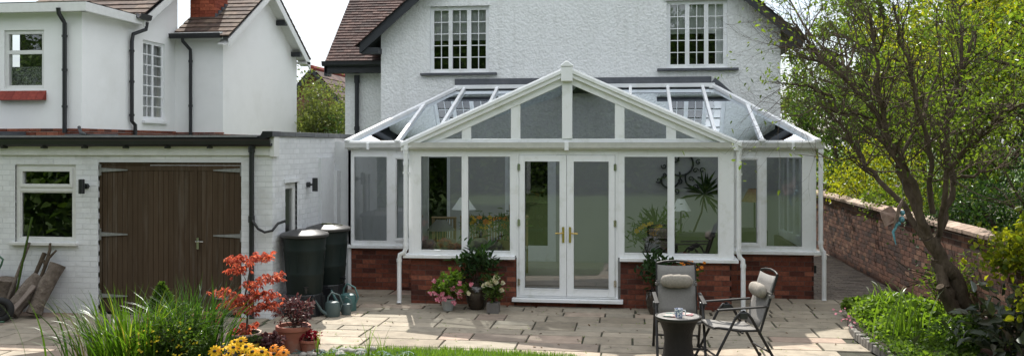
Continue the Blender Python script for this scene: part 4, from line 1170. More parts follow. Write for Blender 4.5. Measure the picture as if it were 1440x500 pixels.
gt.tube([(-9.36, CY - .30, 4.66), (-9.36, CY - .28, 4.58), (-9.30, CY - .07, 4.42), (-9.30, CY - .06, 4.3), (-9.30, CY - .06, 2.6)], .035, 10)
for z in (4.15, 3.2): gt.tube([(-9.30, CY - .06, z), (-9.30, CY - .06, z + .05)], .045, 10)
# pipes on the front block
gt.build('rainwater_pipe', M['black'], wh, smooth=40); gt = MB()
gt.tube([(-9.97, AY - .24, 4.80), (-9.97, AY - .22, 4.7), (-9.97, AY - .06, 4.55), (-9.97, AY - .06, 2.6)], .038, 10)
for z in (4.3, 3.7, 3.05): gt.tube([(-9.97, AY - .06, z), (-9.97, AY - .06, z + .04)], .05, 10)
gt.build('rainwater_pipe', M['black'], wh, smooth=40); gt = MB()
gt.tube([(AX1 + .26, 16.42, 4.80), (AX1 + .24, 16.42, 4.66), (AX1 + .07, 16.25, 4.55), (AX1 + .06, 16.22, 4.4), (AX1 + .06, 16.22, 2.85), (AX1 + .07, 16.32, 2.78), (AX1 + .07, 16.32, 2.55)], .038, 10)
for z in (4.2, 3.6, 2.95): gt.tube([(AX1 + .06, 16.22, z), (AX1 + .06, 16.22, z + .04)], .05, 10)
gutter((AX1 + .22, 16.1, 0), (AX1 + .22, 16.5, 0), UX, gt, z=4.88)
gt.build('rainwater_pipe', M['black'], wh, smooth=40); gt = MB()
gt.tube([(-9.6, AY - .2, 2.7), (-9.5, AY - .3, 2.6), (-9.4, AY - .3, 2.56)], .03, 8).tube([(-9.9, AY - .15, 2.56), (-8.9, AY - .15, 2.56)], .02, 8)
gt.build('waste_pipe', M['black'], wh, smooth=40)
ch = MB(); bricks(ch, (-9.62, 18.55, 0), UX, -UY, .58, 4.9, 7.2, seed=41, proud=.006); bricks(ch, (-9.04, 18.55, 0), UY, UX, .6, 4.9, 7.2, seed=42, proud=.006)
ch.box(-9.62, 18.553, 4.8, -9.043, 19.15, 7.2)
co = ch.build('chimney', M['chimbrick'], wh)
fl = MB(); up_n = Vector((0, -.62, 1)).normalized()
fl.prism([(-9.70, 18.44, 5.08), (-8.98, 18.44, 5.08), (-8.98, 18.56, 5.14), (-9.70, 18.56, 5.14)], (0, 0, .02))
for i in range(4):
    y0 = 18.52 + i * .15; z0 = 5.12 + i * .093
    fl.box(-9.03, y0, z0 - .02, -9.00, y0 + .16, z0 + .16); fl.prism([(-9.0, y0, z0), (-8.86, y0, z0), (-8.86, y0 + .15, z0 + .093), (-9.0, y0 + .15, z0 + .093)], (0, 0, .015))
fl.build('flashing', M['lead'], co)
# low lean-to roof edge in front of that house, left
MB().box(-14, 12.6, 2.50, -10.75, 14.7, 2.62).build('lead_flat', M['lead'], wh)

# distant brick houses in the gap
def far_house(label, cx, y, w, dep, ez, az, flip=False):
    t = thing('brick_house', label, 'house', (cx, y, 0), 'brick houses far behind the bushes')
    b = MB(); b.poly([(cx - w / 2, y, 0), (cx + w / 2, y, 0), (cx + w / 2, y, ez), (cx, y, az), (cx - w / 2, y, ez)])
    b.poly([(cx - w / 2, y, 0), (cx - w / 2, y, ez), (cx - w / 2, y + dep, ez), (cx - w / 2, y + dep, 0)]).poly([(cx + w / 2, y, 0), (cx + w / 2, y + dep, 0), (cx + w / 2, y + dep, ez), (cx + w / 2, y, ez)])
    b.build('wall', M['redbrick'] if False else brick_tex, t)
    for s in (-1, 1):
        xe = cx + s * (w / 2 + .25); z_e = ez - .25 * (az - ez) / (w / 2)
        up = Vector((cx - xe, 0, az + .06 - z_e - .0)); 
        tile_roof((xe, y - .25, z_e + .05), UY, up, dep, up.length, tw=.3, gauge=.3, mat='tile', parent=t, seed=50 + s)
        MB().prism([(xe, y - .26, z_e - .12), (cx, y - .26, az - .10), (cx, y - .26, az + .06), (xe, y - .26, z_e + .04)], (0, .04, 0)).build('bargeboard', M['darkpaint'], t)
    return t
brick_tex = surf('distant_brick', (0.10, 0.04, 0.032), (0.24, 0.11, 0.085), scale=9, rough=.9)
t = far_house('dark roofed red brick house rising just behind the white gable', -10.95, 30.0, 2.9, 9, 3.4, 5.0)
rt = MB().tube([(-10.95, 29.7, 5.08), (-10.95, 39, 5.08)], .1, 8).build('ridge_tile', M['tile_red'], t)
far_house('small red brick gable far off at the right of the sky gap', -8.3, 33.0, 5.0, 8, 2.8, 5.6)

# ================= GARDEN WALL =================
gwall = thing('garden_wall', 'long weathered brown brick boundary wall with stone coping along the side path', 'wall', (4.32, 14, 0))
b = MB(); WX = 4.32
bricks(b, (WX, 24.0, 0), -UY, -UX, 16.2, -.06, 1.22, seed=61, mj=.014, jit=.002, proud=.007)
b.build('brickwork', M['oldbrick'], gwall)
MB().box(WX, 7.8, -.06, WX + .22, 24.0, 1.24).build('mortar', M['oldmortar'], gwall)
c = MB(); rnd = random.Random(8); y = 7.8
while y < 24:
    l_ = rnd.uniform(.32, .46); t = rnd.uniform(-.008, .008)
    c.prism([(WX - .055 + t, y, 1.24), (WX + .27, y, 1.24), (WX + .27, y, 1.28), (WX + .11, y, 1.335), (WX - .055 + t, y, 1.285)], (0, l_ - .012, 0)); y += l_
c.build('coping', M['coping'], gwall)

# kerb stones edging the bed
pts = [(2.98, 12.15), (2.84, 11.85), (2.80, 11.52), (2.79, 11.20), (2.80, 10.88), (2.83, 10.56), (2.88, 10.25), (2.95, 9.95), (3.05, 9.66)]
rnd = random.Random(12)
for i in range(len(pts) - 1):
    a, b_ = Vector((*pts[i], 0)), Vector((*pts[i + 1], 0)); d = b_ - a; n = Vector((d.y, -d.x, 0)).normalized()
    for k in range(3):
        p0 = a + d * (k / 3 + .01); p1 = a + d * ((k + 1) / 3 - .01); h = .10 + rnd.uniform(-.012, .012)
        nn = n * .055
        q = [p0 - nn, p1 - nn, p1 + nn, p0 + nn]
        j = lambda: Vector((rnd.uniform(-.006, .006), rnd.uniform(-.006, .006), 0))
        o = MB().prism([v + j() for v in q], (0, 0, h)).build('edging_stone', M['stone'], bevel=.008)
        tag(o, 'grey stone block in the curved kerb of the planting bed', 'stone', 'edging stones of the right bed')

# ================= TREES =================
def grow(mb, p, d, L0, r0, depth, tips, rnd, kids=3, spread=.6, gr=.06, mids=None, nseg=5, wig=.18, taper=.55, lr=.68):
    pts = [Vector(p)]; rs = [r0]; dd = Vector(d).normalized()
    for i in range(nseg):
        dd = (dd + Vector((rnd.gauss(0, wig), rnd.gauss(0, wig), rnd.gauss(0, wig) + gr))).normalized()
        pts.append(pts[-1] + dd * L0 / nseg); rs.append(r0 * (1 - (1 - taper) * (i + 1) / nseg))
    mb.tube(pts, rs, 6 if r0 > .03 else (4 if r0 > .012 else 3), cap=False)
    if depth == 0:
        tips.append(pts[-1]); tips.append(pts[-2]); tips.append(pts[-3]); return
    for k in range(kids):
        i = rnd.randint(max(1, nseg // 2 - 1), nseg)
        a = Vector((rnd.gauss(0, 1), rnd.gauss(0, 1), rnd.gauss(0, .6)))
        nd_ = (dd + a.normalized() * spread * rnd.uniform(.7, 1.3)).normalized()
        grow(mb, pts[i], nd_, L0 * lr * rnd.uniform(.8, 1.2), rs[i] * .66, depth - 1, tips, rnd, kids, spread, gr, mids, nseg, wig, taper, lr)
    tips.append(pts[-1])

def tree(name, label, cat, base, h, w, nleaf, lsize, mat, seed, trunk=.25, depth=3, kids=3, group=None, clump=.35, bark='bark', low=.15, r0=None, mb_extra=None, aspect=.5, stems=5):
    rnd = random.Random(seed); t = thing(name, label, cat, base, group)
    mb = MB(); tips = []
    base = Vector(base); r0 = r0 or .035 * h ** .8
    top = base + Vector((rnd.uniform(-.1, .1), rnd.uniform(-.1, .1), h * trunk))
    mb.tube([base - UZ * .1, base + (top - base) * .5 + Vector((.03, 0, 0)), top], [r0 * 1.25, r0, r0 * .85], 8)
    for k in range(stems):
        q = 2 * math.pi * (k + rnd.uniform(-.3, .3)) / stems
        sp = w / h * 1.1
        d = Vector((math.cos(q) * sp, math.sin(q) * sp, rnd.uniform(.5, 1.2)))
        grow(mb, top, d, (h * (1 - trunk)) * .52, r0 * .55, depth - 1, tips, rnd, kids, .75, .05, nseg=4)
    T = np.array([tuple(p) for p in tips]); lo = base.z + h * low
    # spread the clumps through the whole crown volume as well
    n2 = max(20, len(T) // 2)
    E_ = in_ball(n2, (base.x, base.y, base.z + h * .58), (w * .5, w * .5, h * .42))
    T = np.concatenate([T, E_])
    T = T[T[:, 2] > lo]
    s = (np.abs(T[:, 0] - base.x) < w * .62) & (np.abs(T[:, 1] - base.y) < w * .62) & (T[:, 2] < base.z + h * 1.05)
    T = T[s]
    idx = RNG.integers(0, len(T), nleaf)
    P = T[idx] + RNG.normal(size=(nleaf, 3)) * clump * np.array([.5, .5, .38])
    mb.build('trunk', M[bark], t, smooth=60)
    leafmesh('crown', P, lsize, M[mat], t, aspect=aspect, up=.8)
    return t

# trees and shrubs beyond the wall
G2 = 'trees beyond the garden wall'
tree('tree', 'yellow-green sunlit tree directly behind the far end of the garden wall', 'tree', (6.4, 17.5, 0), 4.9, 4.0, 12000, .085, 'lf_tree', 1, group=G2, low=.08)
tree('tree', 'tall bright leafy tree rising behind the middle of the garden wall', 'tree', (8.2, 19.5, 0), 8.4, 5.4, 19000, .10, 'lf_yel', 2, group=G2)
tree('tree', 'mid green tree behind the house corner and the far end of the wall', 'tree', (5.4, 24.5, 0), 4.9, 4.2, 13000, .10, 'lf_mid', 3, group=G2, low=.05)
tree('tree', 'darker green tall tree behind the right half of the garden wall', 'tree', (8.0, 13.8, 0), 7.2, 4.6, 14000, .085, 'lf_tree', 4, group=G2)
tree('tree', 'olive tree crown high above the centre of the garden wall', 'tree', (10.8, 24.0, 0), 10.5, 6.5, 20000, .13, 'lf_yel', 5, group=G2)
tree('tree', 'large shaded tree beyond the right end of the garden wall', 'tree', (10.5, 15.8, 0), 9.0, 5.5, 16000, .11, 'lf_dark', 6, group=G2)
tree('tree', 'far pale green tree showing between the house corner and the bright trees', 'tree', (8.2, 33.0, 0), 7.0, 6.0, 12000, .14, 'lf_olive', 7, group=G2)
tree('tree', 'tall mid green tree closing the view far behind the leaning trunk', 'tree', (8.6, 28.0, 0), 10.5, 6.0, 17000, .13, 'lf_tree', 17, group=G2)
tree('tree', 'dense dark tree far back above the right end of the brick wall', 'tree', (15.0, 27.0, 0), 12.5, 8.0, 18000, .15, 'lf_tree', 18, group=G2)
tree('shrub', 'dark evergreen shrub behind the garden wall under the bright trees', 'shrub', (5.7, 13.0, 0), 2.9, 2.3, 11000, .06, 'lf_dark', 8, trunk=.1, low=.05)
tree('shrub', 'feathery green conifer behind the wall right of the leaning trunk', 'shrub', (5.9, 11.4, 0), 3.0, 1.9, 12000, .05, 'lf_mid', 9, trunk=.1, low=.05, aspect=.25)
tree('shrub', 'pale green bush spilling over the far end of the brick wall', 'shrub', (5.5, 19.8, 0), 2.7, 2.2, 9000, .07, 'lf_yel', 10, trunk=.1, low=.05)
tree('shrub', 'dense green bush behind the middle stretch of the garden wall', 'shrub', (5.7, 15.8, 0), 2.6, 2.2, 9000, .065, 'lf_tree', 13, trunk=.1, low=.05)
tree('shrub', 'yellow-leaved shrub hanging over the garden wall at the right edge', 'shrub', (4.75, 10.1, .5), 1.35, 1.25, 3800, .075, 'lf_yel', 11, trunk=.1, low=.0, clump=.22, aspect=.75)
# gap between the houses
tree('tree', 'olive green bush filling the gap between the white gable and the house', 'tree', (-8.6, 23.5, 0), 4.5, 3.2, 17000, .085, 'lf_olive', 14, group=None, low=.1)
tree('tree', 'dark round evergreen low in the gap between the two houses', 'tree', (-6.9, 22.0, 0), 3.25, 2.0, 12000, .07, 'lf_dark', 15, low=.1)
tree('tree', 'sparse pale bush between the evergreen and the far brick gable', 'tree', (-8.4, 28.0, 0), 4.0, 3.2, 7000, .09, 'lf_olive', 16, low=.1)

# tree that leans over the bed, with many bare twigs
def at(px, py, Y):        # point seen at a photo pixel in the vertical plane Y
    u = (px - 720) / 1250; c, s = math.cos(YAW), math.sin(YAW); t = Y / (u * s + c)
    return Vector((t * (u * c - s), Y, EYE + t * (205 - py) / 1250))
rnd = random.Random(77)
tr = thing('tree', 'twisted forked garden tree with many bare twigs growing from the bed', 'tree', (4.1, 11.5, .1))
mb = MB(); tips = []
limbs = [
    ([(1366, 455, 11.5), (1350, 412, 11.5), (1326, 370, 11.5), (1306, 334, 11.5)], .125, .10),
    ([(1345, 452, 11.4), (1334, 420, 11.4), (1325, 392, 11.45), (1316, 362, 11.5)], .10, .075),
    ([(1306, 334, 11.5), (1288, 292, 11.55), (1271, 250, 11.6), (1250, 200, 11.7), (1225, 150, 11.9), (1190, 111, 12.0), (1155, 88, 12.1), (1132, 52, 12.2), (1112, 22, 12.3)], .082, .012),
    ([(1306, 334, 11.5), (1292, 280, 11.4), (1270, 232, 11.3), (1246, 186, 11.2), (1235, 138, 11.1), (1232, 78, 11.0), (1224, 20, 10.9)], .07, .018),
    ([(1302, 338, 11.5), (1256, 273, 11.9), (1216, 235, 12.2), (1190, 186, 12.4), (1172, 138, 12.6), (1140, 122, 12.7), (1112, 118, 12.8)], .055, .010),
    ([(1318, 350, 11.5), (1330, 306, 11.6), (1340, 252, 11.7), (1327, 205, 11.8), (1336, 150, 11.9), (1352, 90, 12.0), (1350, 10, 12.1)], .062, .020),
    ([(1312, 300, 11.5), (1306, 205, 11.3), (1286, 122, 11.1), (1272, 72, 11.0), (1256, 6, 10.9)], .045, .014),
    ([(1322, 330, 11.5), (1331, 240, 11.2), (1378, 192, 10.9), (1410, 156, 10.7), (1446, 147, 10.5)], .048, .014),
    ([(1262, 235, 11.6), (1300, 160, 12.0), (1322, 90, 12.3), (1316, 20, 12.5)], .035, .010),
    ([(1236, 172, 11.9), (1196, 160, 11.5), (1150, 150, 11.2), (1096, 170, 11.0)], .022, .006),
    ([(1190, 111, 12.0), (1205, 60, 12.4), (1200, 5, 12.6)], .024, .008),
    ([(1340, 252, 11.7), (1392, 240, 12.2), (1432, 205, 12.5)], .03, .008),
    ([(1155, 88, 12.1), (1120, 70, 11.8), (1072, 60, 11.6)], .014, .004),
    ([(1132, 52, 12.2), (1150, 20, 12.4), (1160, -20, 12.6)], .014, .005),
]
for L_, ra, rb_ in limbs:
    P = [at(*q) for q in L_]; ra *= .74; rb_ *= .85
    # refine with slight wander
    Q = []; 
    for i in range(len(P) - 1):
        for k in range(4):
            t = k / 4; q = P[i].lerp(P[i + 1], t)
            if k: q += Vector((rnd.gauss(0, .018), rnd.gauss(0, .02), rnd.gauss(0, .018)))
            Q.append(q)
    Q.append(P[-1]); n = len(Q)
    rs = [ra + (rb_ - ra) * (i / (n - 1)) * 1.0 for i in range(n)]
    rs = [r * rnd.uniform(.92, 1.1) for r in rs]
    mb.tube(Q, rs, 12 if ra > .06 else 8)
    if ra > .06 and len(L_) < 5: continue
    for i in range(3 if ra > .05 else 2, n):
        if rnd.random() < .88:
            k = rnd.randint(1, 4)
            for _ in range(k):
                d = (Q[min(i + 1, n - 1)] - Q[i - 1]).normalized() + Vector((rnd.gauss(0, .8), rnd.gauss(0, .6), rnd.gauss(.15, .6)))
                if Q[i].z < 1.9: continue
                grow(mb, Q[i], d, rnd.uniform(.35, .8), min(rs[i] * .5, .012), 2, tips, rnd, kids=3, spread=.8, gr=.05, nseg=4, wig=.22, lr=.62)
# broken stub low on the trunk
st = at(1330, 418, 11.35); mb.tube([at(1344, 440, 11.4), st + Vector((-.02, -.05, .02)), at(1322, 402, 11.25)], [.09, .065, .05], 8)
mb.build('trunk', M['bark'], tr, smooth=50)
T = np.array([tuple(p) for p in tips]); 
sel = T[RNG.integers(0, len(T), 8800)]; sel = sel + RNG.normal(size=sel.shape) * .055
keep_ = RNG.uniform(0, 1, len(sel)) < np.clip(.22 + (sel[:, 0] - 2.6) * .26, .16, .8)
leafmesh('leaves', sel[keep_], .062, M['lf_tree'], tr, aspect=.45, up=1.0)

# dark-leaved branch reaching in at the top right, nearer than everything else
nb = thing('tree', 'dark large-leaved branches reaching in at the upper right corner', 'tree', (5.3, 8.6, 0))
mb = MB(); tips = []
tb = [Vector((5.3, 8.6, -.05)), Vector((5.25, 8.6, 1.6)), Vector((5.15, 8.6, 2.9)), Vector((5.0, 8.55, 3.9)), Vector((4.8, 8.5, 4.8))]
mb.tube(tb, [.12, .10, .08, .06, .03], 10)
for i in range(14):
    p = tb[2].lerp(tb[4], rnd.uniform(0.1, 1)); d = Vector((rnd.uniform(-1, .4), rnd.uniform(-.6, .6), rnd.uniform(-.3, .3)))
    grow(mb, p, d, rnd.uniform(.35, .7), .014, 1, tips, rnd, kids=3, spread=.7, gr=-.06, nseg=4)
mb.build('trunk', M['bark'], nb, smooth=50)
T = np.array([tuple(p) for p in tips]); T = T[T[:, 2] > 3.15]
sel = T[RNG.integers(0, len(T), 1500)] + RNG.normal(size=(1500, 3)) * .12
leafmesh('leaves', sel, .13, M['lf_dark'], nb, aspect=.55, up=1.6)

# treeline and hedge round the garden behind the viewpoint (mirrored in the glass)
n = 90000
q = RNG.uniform(0, 1, n); X_ = RNG.uniform(-50, 42, n)
th = lambda X: 9.0 + 2.4 * np.sin(X * .45) + 1.3 * np.sin(X * 1.3 + 1)
hgt = th(X_); Y_ = -17 + RNG.uniform(-2, 2, n)
k = n // 3                                          # nearer leafy border on the left, added out of view to darken the garage front
X_[:k] = RNG.uniform(-17, -5.8, k); Y_[:k] = RNG.uniform(-4, 4.2, k); hgt[:k] = 8.0 + 1.0 * np.sin(X_[:k] * 1.7)
P = np.stack([X_, Y_, hgt * q ** .8 + .1], axis=1)
hull = MB(); V = []; F = []
gx, gz = 150, 14
for i in range(gx + 1):
    x = -62 + 110 * i / gx; h = float(th(np.array([x]))[0]) - .5
    for j in range(gz + 1):
        z = h * j / gz; V.append((x, -19 - 1.2 * (j / gz) ** 3 + .5 * math.sin(x * 2.1 + j) + .4 * math.sin(j * 1.9 - x * 3), z))
F = [(i * (gz + 1) + j, (i + 1) * (gz + 1) + j, (i + 1) * (gz + 1) + j + 1, i * (gz + 1) + j + 1) for i in range(gx) for j in range(gz)]
hm = surf('dense_hedge', (.012, .022, .008), (.05, .075, .02), scale=3, rough=1, bump=1, bscale=4, bdist=.2)
o = hull.add(V, F).build('treeline', hm, smooth=80)
tag(o, 'belt of garden trees closing the lawn behind the viewpoint', 'trees', kind='stuff')
leafmesh('foliage', P, .28, M['lf_mid'], o, aspect=.7)

# ================= BED ON THE RIGHT =================
n = 9000
P = []
while len(P) < n:
    x = RNG.uniform(2.78, 4.32); y = RNG.uniform(9.9, 12.95)
    if x < 2.95 and y > 12.0: continue
    if x < 2.90 and RNG.uniform() < .85: continue
    k = math.exp(-(((x - 3.45) / .75) ** 2) - ((y - 11.95) / .85) ** 2)
    z = .10 + .30 * k * RNG.uniform(.55, 1.05) + RNG.uniform(0, .05) + .04 * math.sin(x * 9) * math.cos(y * 8)
    if y < 11.2 and RNG.uniform() < .55: continue
    P.append((x, y, z))
o = leafmesh('ground_cover', P, .062, M['lf_cover'], None, aspect=.9, up=.1)
tag(o, 'low mound of pale green cranesbill leaves spilling over the kerb', 'ground cover', kind='stuff')
P = np.stack([RNG.uniform(2.75, 3.5, 900), RNG.uniform(9.6, 11.3, 900), RNG.uniform(.10, .22, 900)], axis=1)
tag(leafmesh('ground_cover', P, .035, M['lf_mid'], None, aspect=.6), 'tiny green creeping leaves behind the kerb stones at the lower edge', 'ground cover', kind='stuff')
# iris-like clump
t = thing('iris_clump', 'upright bright green strap leaves standing in the cranesbill mound', 'plant', (3.15, 10.85, .1))
P = RNG.normal(size=(55, 3)) * np.array([.13, .10, 0]) + np.array([3.18, 10.85, .1])
blades('leaves', P, RNG.uniform(.35, .72, 55), .022, RNG.uniform(.1, .75, 55), M['lf_lawn'], t, seg=6)
t = thing('iris_clump', 'small arching strap-leaved clump near the kerb corner', 'plant', (3.25, 12.0, .1))
P = RNG.normal(size=(45, 3)) * np.array([.10, .10, 0]) + np.array([3.3, 11.9, .25])
blades('leaves', P, RNG.uniform(.25, .5, 45), .018, RNG.uniform(.5, 1.3, 45), M['lf_cover'], t, seg=6)
def shrub(name, label, c, r, n, ls, mat, seed, cat='shrub', aspect=.5, up=.5, stems=14, group=None, zc=None):
    rnd = random.Random(seed); t = thing(name, label, cat, (c[0], c[1], c[2]), group)
    mb = MB(); tips = []
    for k in range(stems):
        d = Vector((rnd.gauss(0, .6) * r[0] / r[2], rnd.gauss(0, .6) * r[1] / r[2], 1))
        grow(mb, (c[0] + rnd.gauss(0, .02), c[1] + rnd.gauss(0, .02), c[2]), d, r[2] * .8, .007, 1, tips, rnd, kids=3, spread=.6, nseg=4)
    mb.build('stems', M['twig'], t)
    E_ = in_ball(max(10, len(tips) // 2), (c[0], c[1], c[2] + r[2] * .6), (r[0], r[1], r[2] * .45))
    T = np.concatenate([np.array([tuple(p) for p in tips]), E_])
    T = T[(np.abs(T[:, 0] - c[0]) < r[0] * 1.15) & (np.abs(T[:, 1] - c[1]) < r[1] * 1.15) & (T[:, 2] > c[2] + .03)]
    P = T[RNG.integers(0, len(T), n)] + RNG.normal(size=(n, 3)) * ls * .7
    leafmesh('leaves', P, ls, M[mat], t, aspect=aspect, up=up, outc=(c[0], c[1], c[2] + r[2] * .2))
    return t
shrub('shrub', 'low shrub with big glossy purple-green leaves at the lower right corner', (4.0, 9.95, .08), (.62, .5, .50), 560, .14, 'lf_hell', 5, aspect=.42)
shrub('shrub', 'dark low shrub between the leaning trunk and the glossy-leaved plant', (3.65, 10.35, .08), (.5, .35, .34), 1300, .055, 'lf_mid', 6)
shrub('shrub', 'small-leaved green shrub in the bed against the brick wall by the trunk', (4.1, 12.0, .1), (.3, .3, .75), 700, .055, 'lf_tree', 7)
# pink flowers trailing over the kerb
def flowers(name, parent, pts, r, npet, petal, eye=None, cup=.25, er=.28, ng=None, single=True, layers=1, group=None):
    """ring of petals at each point, faces tilted to the viewer; one mesh per head"""
    out = []
    for p in pts:
        p = Vector(p); nrm = Vector((rnd.gauss(0, .4), -.75 + rnd.gauss(0, .3), rnd.uniform(.5, 1.3))).normalized()
        a = nrm.cross(UX).normalized(); b_ = nrm.cross(a)
        mb = MB(); rr = r * rnd.uniform(.75, 1.15)
        for l in range(layers):
            for k in range(npet):
                q = 2 * math.pi * (k + l * .5) / npet + rnd.uniform(-.1, .1); d = a * math.cos(q) + b_ * math.sin(q); s_ = nrm.cross(d)
                w = rr * 2.2 / npet + .002; lf = cup + l * .5
                base = p + nrm * .002 * l; m_ = base + d * rr * .6 + nrm * rr * lf * .5; e_ = base + d * rr * (1 - l * .25) + nrm * rr * (lf - .25)
                mb.add([base, m_ - s_ * w * .8, e_ - s_ * w * .35, e_ + s_ * w * .35, m_ + s_ * w * .8], [(0, 1, 2, 3, 4)])
        h = mb.build(name, M[petal], parent)
        if eye: MB().blob(tuple(p + nrm * .006), (rr * er, rr * er, rr * er * .7), 8, 5).build('flower_centre', M[eye], h)
        out.append(h)
    return out
t = thing('cranesbill', 'small pink flowers hanging over the kerb beside the flagstones', 'plant', (2.86, 12.0, .1))
mb = MB(); fp = []
for k in range(12):
    p = Vector((2.72 + rnd.gauss(0, .07), 11.95 + rnd.gauss(0, .25), rnd.uniform(.08, .3))); fp.append(p); mb.tube([(2.9, 12.0, .12), p], .002, 3)
mb.build('stems', M['lf_mid'], t); flowers('flower', t, fp, .018, 5, 'pt_pink')

# hanging ornament in the fork of the tree
t = thing('hanging_ornament', 'rusty folded metal leaf with blue glass drops hanging from the leaning tree', 'ornament', at(1262, 285, 10.9))
A_ = lambda px, py, dy=0: at(px, py, 10.9 + dy)
sh = MB()
sh.add([A_(1237, 297), A_(1252, 289, .1), A_(1262, 300, .15), A_(1262, 308, .05), A_(1244, 319), A_(1240, 308, -.05)], [(0, 1, 2, 3), (0, 3, 4, 5)])
sh.add([A_(1244, 319), A_(1262, 306, .12), A_(1258, 312, -.05)], [(0, 1, 2)])
sh.add([A_(1270, 277, -.02), A_(1262, 290, -.10), A_(1257, 310, -.06), A_(1256, 321), A_(1263, 306, .06), A_(1267, 290, .05)], [(0, 1, 2, 3), (0, 3, 4, 5)])
o = sh.build('metal_leaf', M['rust'], t); s_ = o.modifiers.new('solid', 'SOLIDIFY'); s_.thickness = .008
for (px, py, r) in ((1269, 299, .030), (1268, 308, .034), (1264, 314, .024)): MB().blob(A_(px, py, .05), (r, r, r * 1.1), 12, 8).build('glass_drop', M['blueglass'], t, smooth=80)
MB().tube([A_(1262, 314), A_(1256, 326), A_(1258, 336), A_(1260, 344)], [.018, .016, .012, .004], 8).build('glass_tail', M['blueglass'], t, smooth=80)
MB().tube([A_(1269, 252, .2), A_(1270, 278)], .003, 4).build('cord', M['cable'], t)

# ================= LEFT FOREGROUND BED =================
def clump(label, c, n, ln, w, lean, mat, sx=.25, sy=.2):
    t = thing('ornamental_grass', label, 'grass clump', c)
    P = RNG.normal(size=(n, 3)) * np.array([sx, sy, 0]) + np.array(c)
    d = P - np.array(c); d[:, 2] = 0; d = unit(d + RNG.normal(size=(n, 3)) * np.array([.14, .14, 0])); d[:, 2] = 0
    blades('blades', P, RNG.uniform(*ln, n), w, RNG.uniform(*lean, n), M[mat], t, seg=7, dirs=unit(d))
    return t
clump('arching grass clump at the left end of the near bed', (-5.0, 8.45, .07), 400, (.42, .94), .020, (.1, 1.15), 'lf_grass', .28, .14)
clump('tall darker grass clump leaning over the pots near the brown door', (-4.52, 8.75, .07), 380, (.42, 1.0), .019, (.1, 1.1), 'lf_dkgrass', .15, .12)
clump('thin bronze-tipped grass between the conifer and the left clump', (-4.85, 8.75, .07), 100, (.5, .85), .007, (.05, .5), 'lf_grass', .2, .12)
# conifer
t = thing('dwarf_conifer', 'small pointed green conifer behind the grasses in front of the brown door', 'conifer', (-5.05, 9.1, .05))
MB().tube([(-5.05, 9.1, .05), (-5.05, 9.1, .78)], [.03, .008], 6).build('trunk', M['bark'], t)
n = 3200; z = RNG.uniform(0, 1, n) ** .8; rr = (1 - z) ** .75 * .24 * (0.75 + .3 * RNG.uniform(0, 1, n)); q = RNG.uniform(0, 2 * np.pi, n); rr = rr * (1 + .15 * np.sin(q * 5 + z * 14))
P = np.stack([-5.05 + 1.3 * rr * np.cos(q), 9.1 + rr * np.sin(q), .08 + z * .78], axis=1)
leafmesh('foliage', P, .045, M['lf_mid'], t, aspect=.35, up=-.6, outc=(-5.05, 9.1, .2))
# yellow shrub
t = shrub('potentilla', 'low dense shrub dotted with tiny yellow flowers between the grass clumps', (-4.52, 8.42, .06), (.34, .24, .52), 4600, .032, 'lf_mid', 21, aspect=.6, stems=20)
fp = [(-4.52 + rnd.gauss(0, .2), 8.2 + rnd.uniform(-.08, .14), rnd.uniform(.22, .62)) for _ in range(70)]
flowers('flower', t, fp, .014, 5, 'pt_gold')
# rudbeckias
t = thing('rudbeckia', 'yellow rudbeckia daisies with dark centres at the bottom of the near bed', 'flowers', (-3.55, 8.3, .06))
heads = [at(x, y, 8.3 + rnd.uniform(-.10, .10)) for x, y in ((302, 493), (313, 488), (330, 480), (339, 479), (346, 487), (322, 496), (337, 496), (355, 494), (368, 494), (361, 499), (328, 488), (310, 499), (345, 500))]
mb = MB()
for h in heads: mb.tube([(-3.5 + (h.x + 3.5) * .4, 8.3, .06), (h.x, h.y + .01, h.z - .01)], .0035, 5)
mb.build('stems', M['lf_mid'], t)
flowers('flower', t, heads, .070, 12, 'pt_yellow', 'eye_brown', cup=.05)
P = in_ball(800, (-3.5, 8.3, .14), (.30, .14, .15)); leafmesh('leaves', P, .07, M['lf_mid'], t, aspect=.45)
t = thing('rudbeckia', 'orange and yellow rudbeckia daisies to the right of the plain yellow ones', 'flowers', (-3.15, 8.5, .06))
heads = [at(x, y, 8.5 + rnd.uniform(-.1, .1)) for x, y in ((384, 488), (392, 492), (399, 495), (386, 497), (376, 499))]
mb = MB()
for h in heads: mb.tube([(h.x * .5 - 1.58, 8.5, .06), (h.x, h.y + .01, h.z - .01)], .0035, 5)
mb.build('stems', M['lf_mid'], t)
flowers('flower', t, heads, .068, 12, 'pt_orange', 'eye_brown', cup=-.05)
P = in_ball(420, (-3.15, 8.5, .12), (.2, .12, .12)); leafmesh('leaves', P, .06, M['lf_mid'], t, aspect=.45)

# pebbles and net at the bed edge, two reed shoots
rnd2 = random.Random(31)
for k in range(26):
    px = rnd2.uniform(432, 522); x, = (at(px, 490, 9.75).x,); y = 9.72 + rnd2.uniform(-.22, .16); r = rnd2.uniform(.022, .05)
    o = MB().blob((x, y, r * .5 + rnd2.uniform(0, .03)), (r * rnd2.uniform(1, 1.4), r, r * .7), 9, 6, .12, rnd2).build('pebble', M['stone'], smooth=60)
    tag(o, 'rounded grey pebble lying along the pond edge', 'pebble', 'pebbles along the pond edge')
o = MB(); 
mbn = MB(); gx = 26
for i in range(gx):
    for k in range(5):
        pass
V = [(-3.75 + i * .055, 9.52 + k * .07, .035 + .022 * math.sin(i * 1.3 + k) + .012 * math.cos(i * .7 - k * 2) + (.02 if k == 2 else 0)) for i in range(gx) for k in range(5)]
F_ = [(i * 5 + k, (i + 1) * 5 + k, (i + 1) * 5 + k + 1, i * 5 + k + 1) for i in range(gx - 1) for k in range(4)]
o = MB().add(V, F_).build('pond_net', M['teal'], smooth=80)
wf = o.modifiers.new('wire', 'WIREFRAME'); wf.thickness = .006
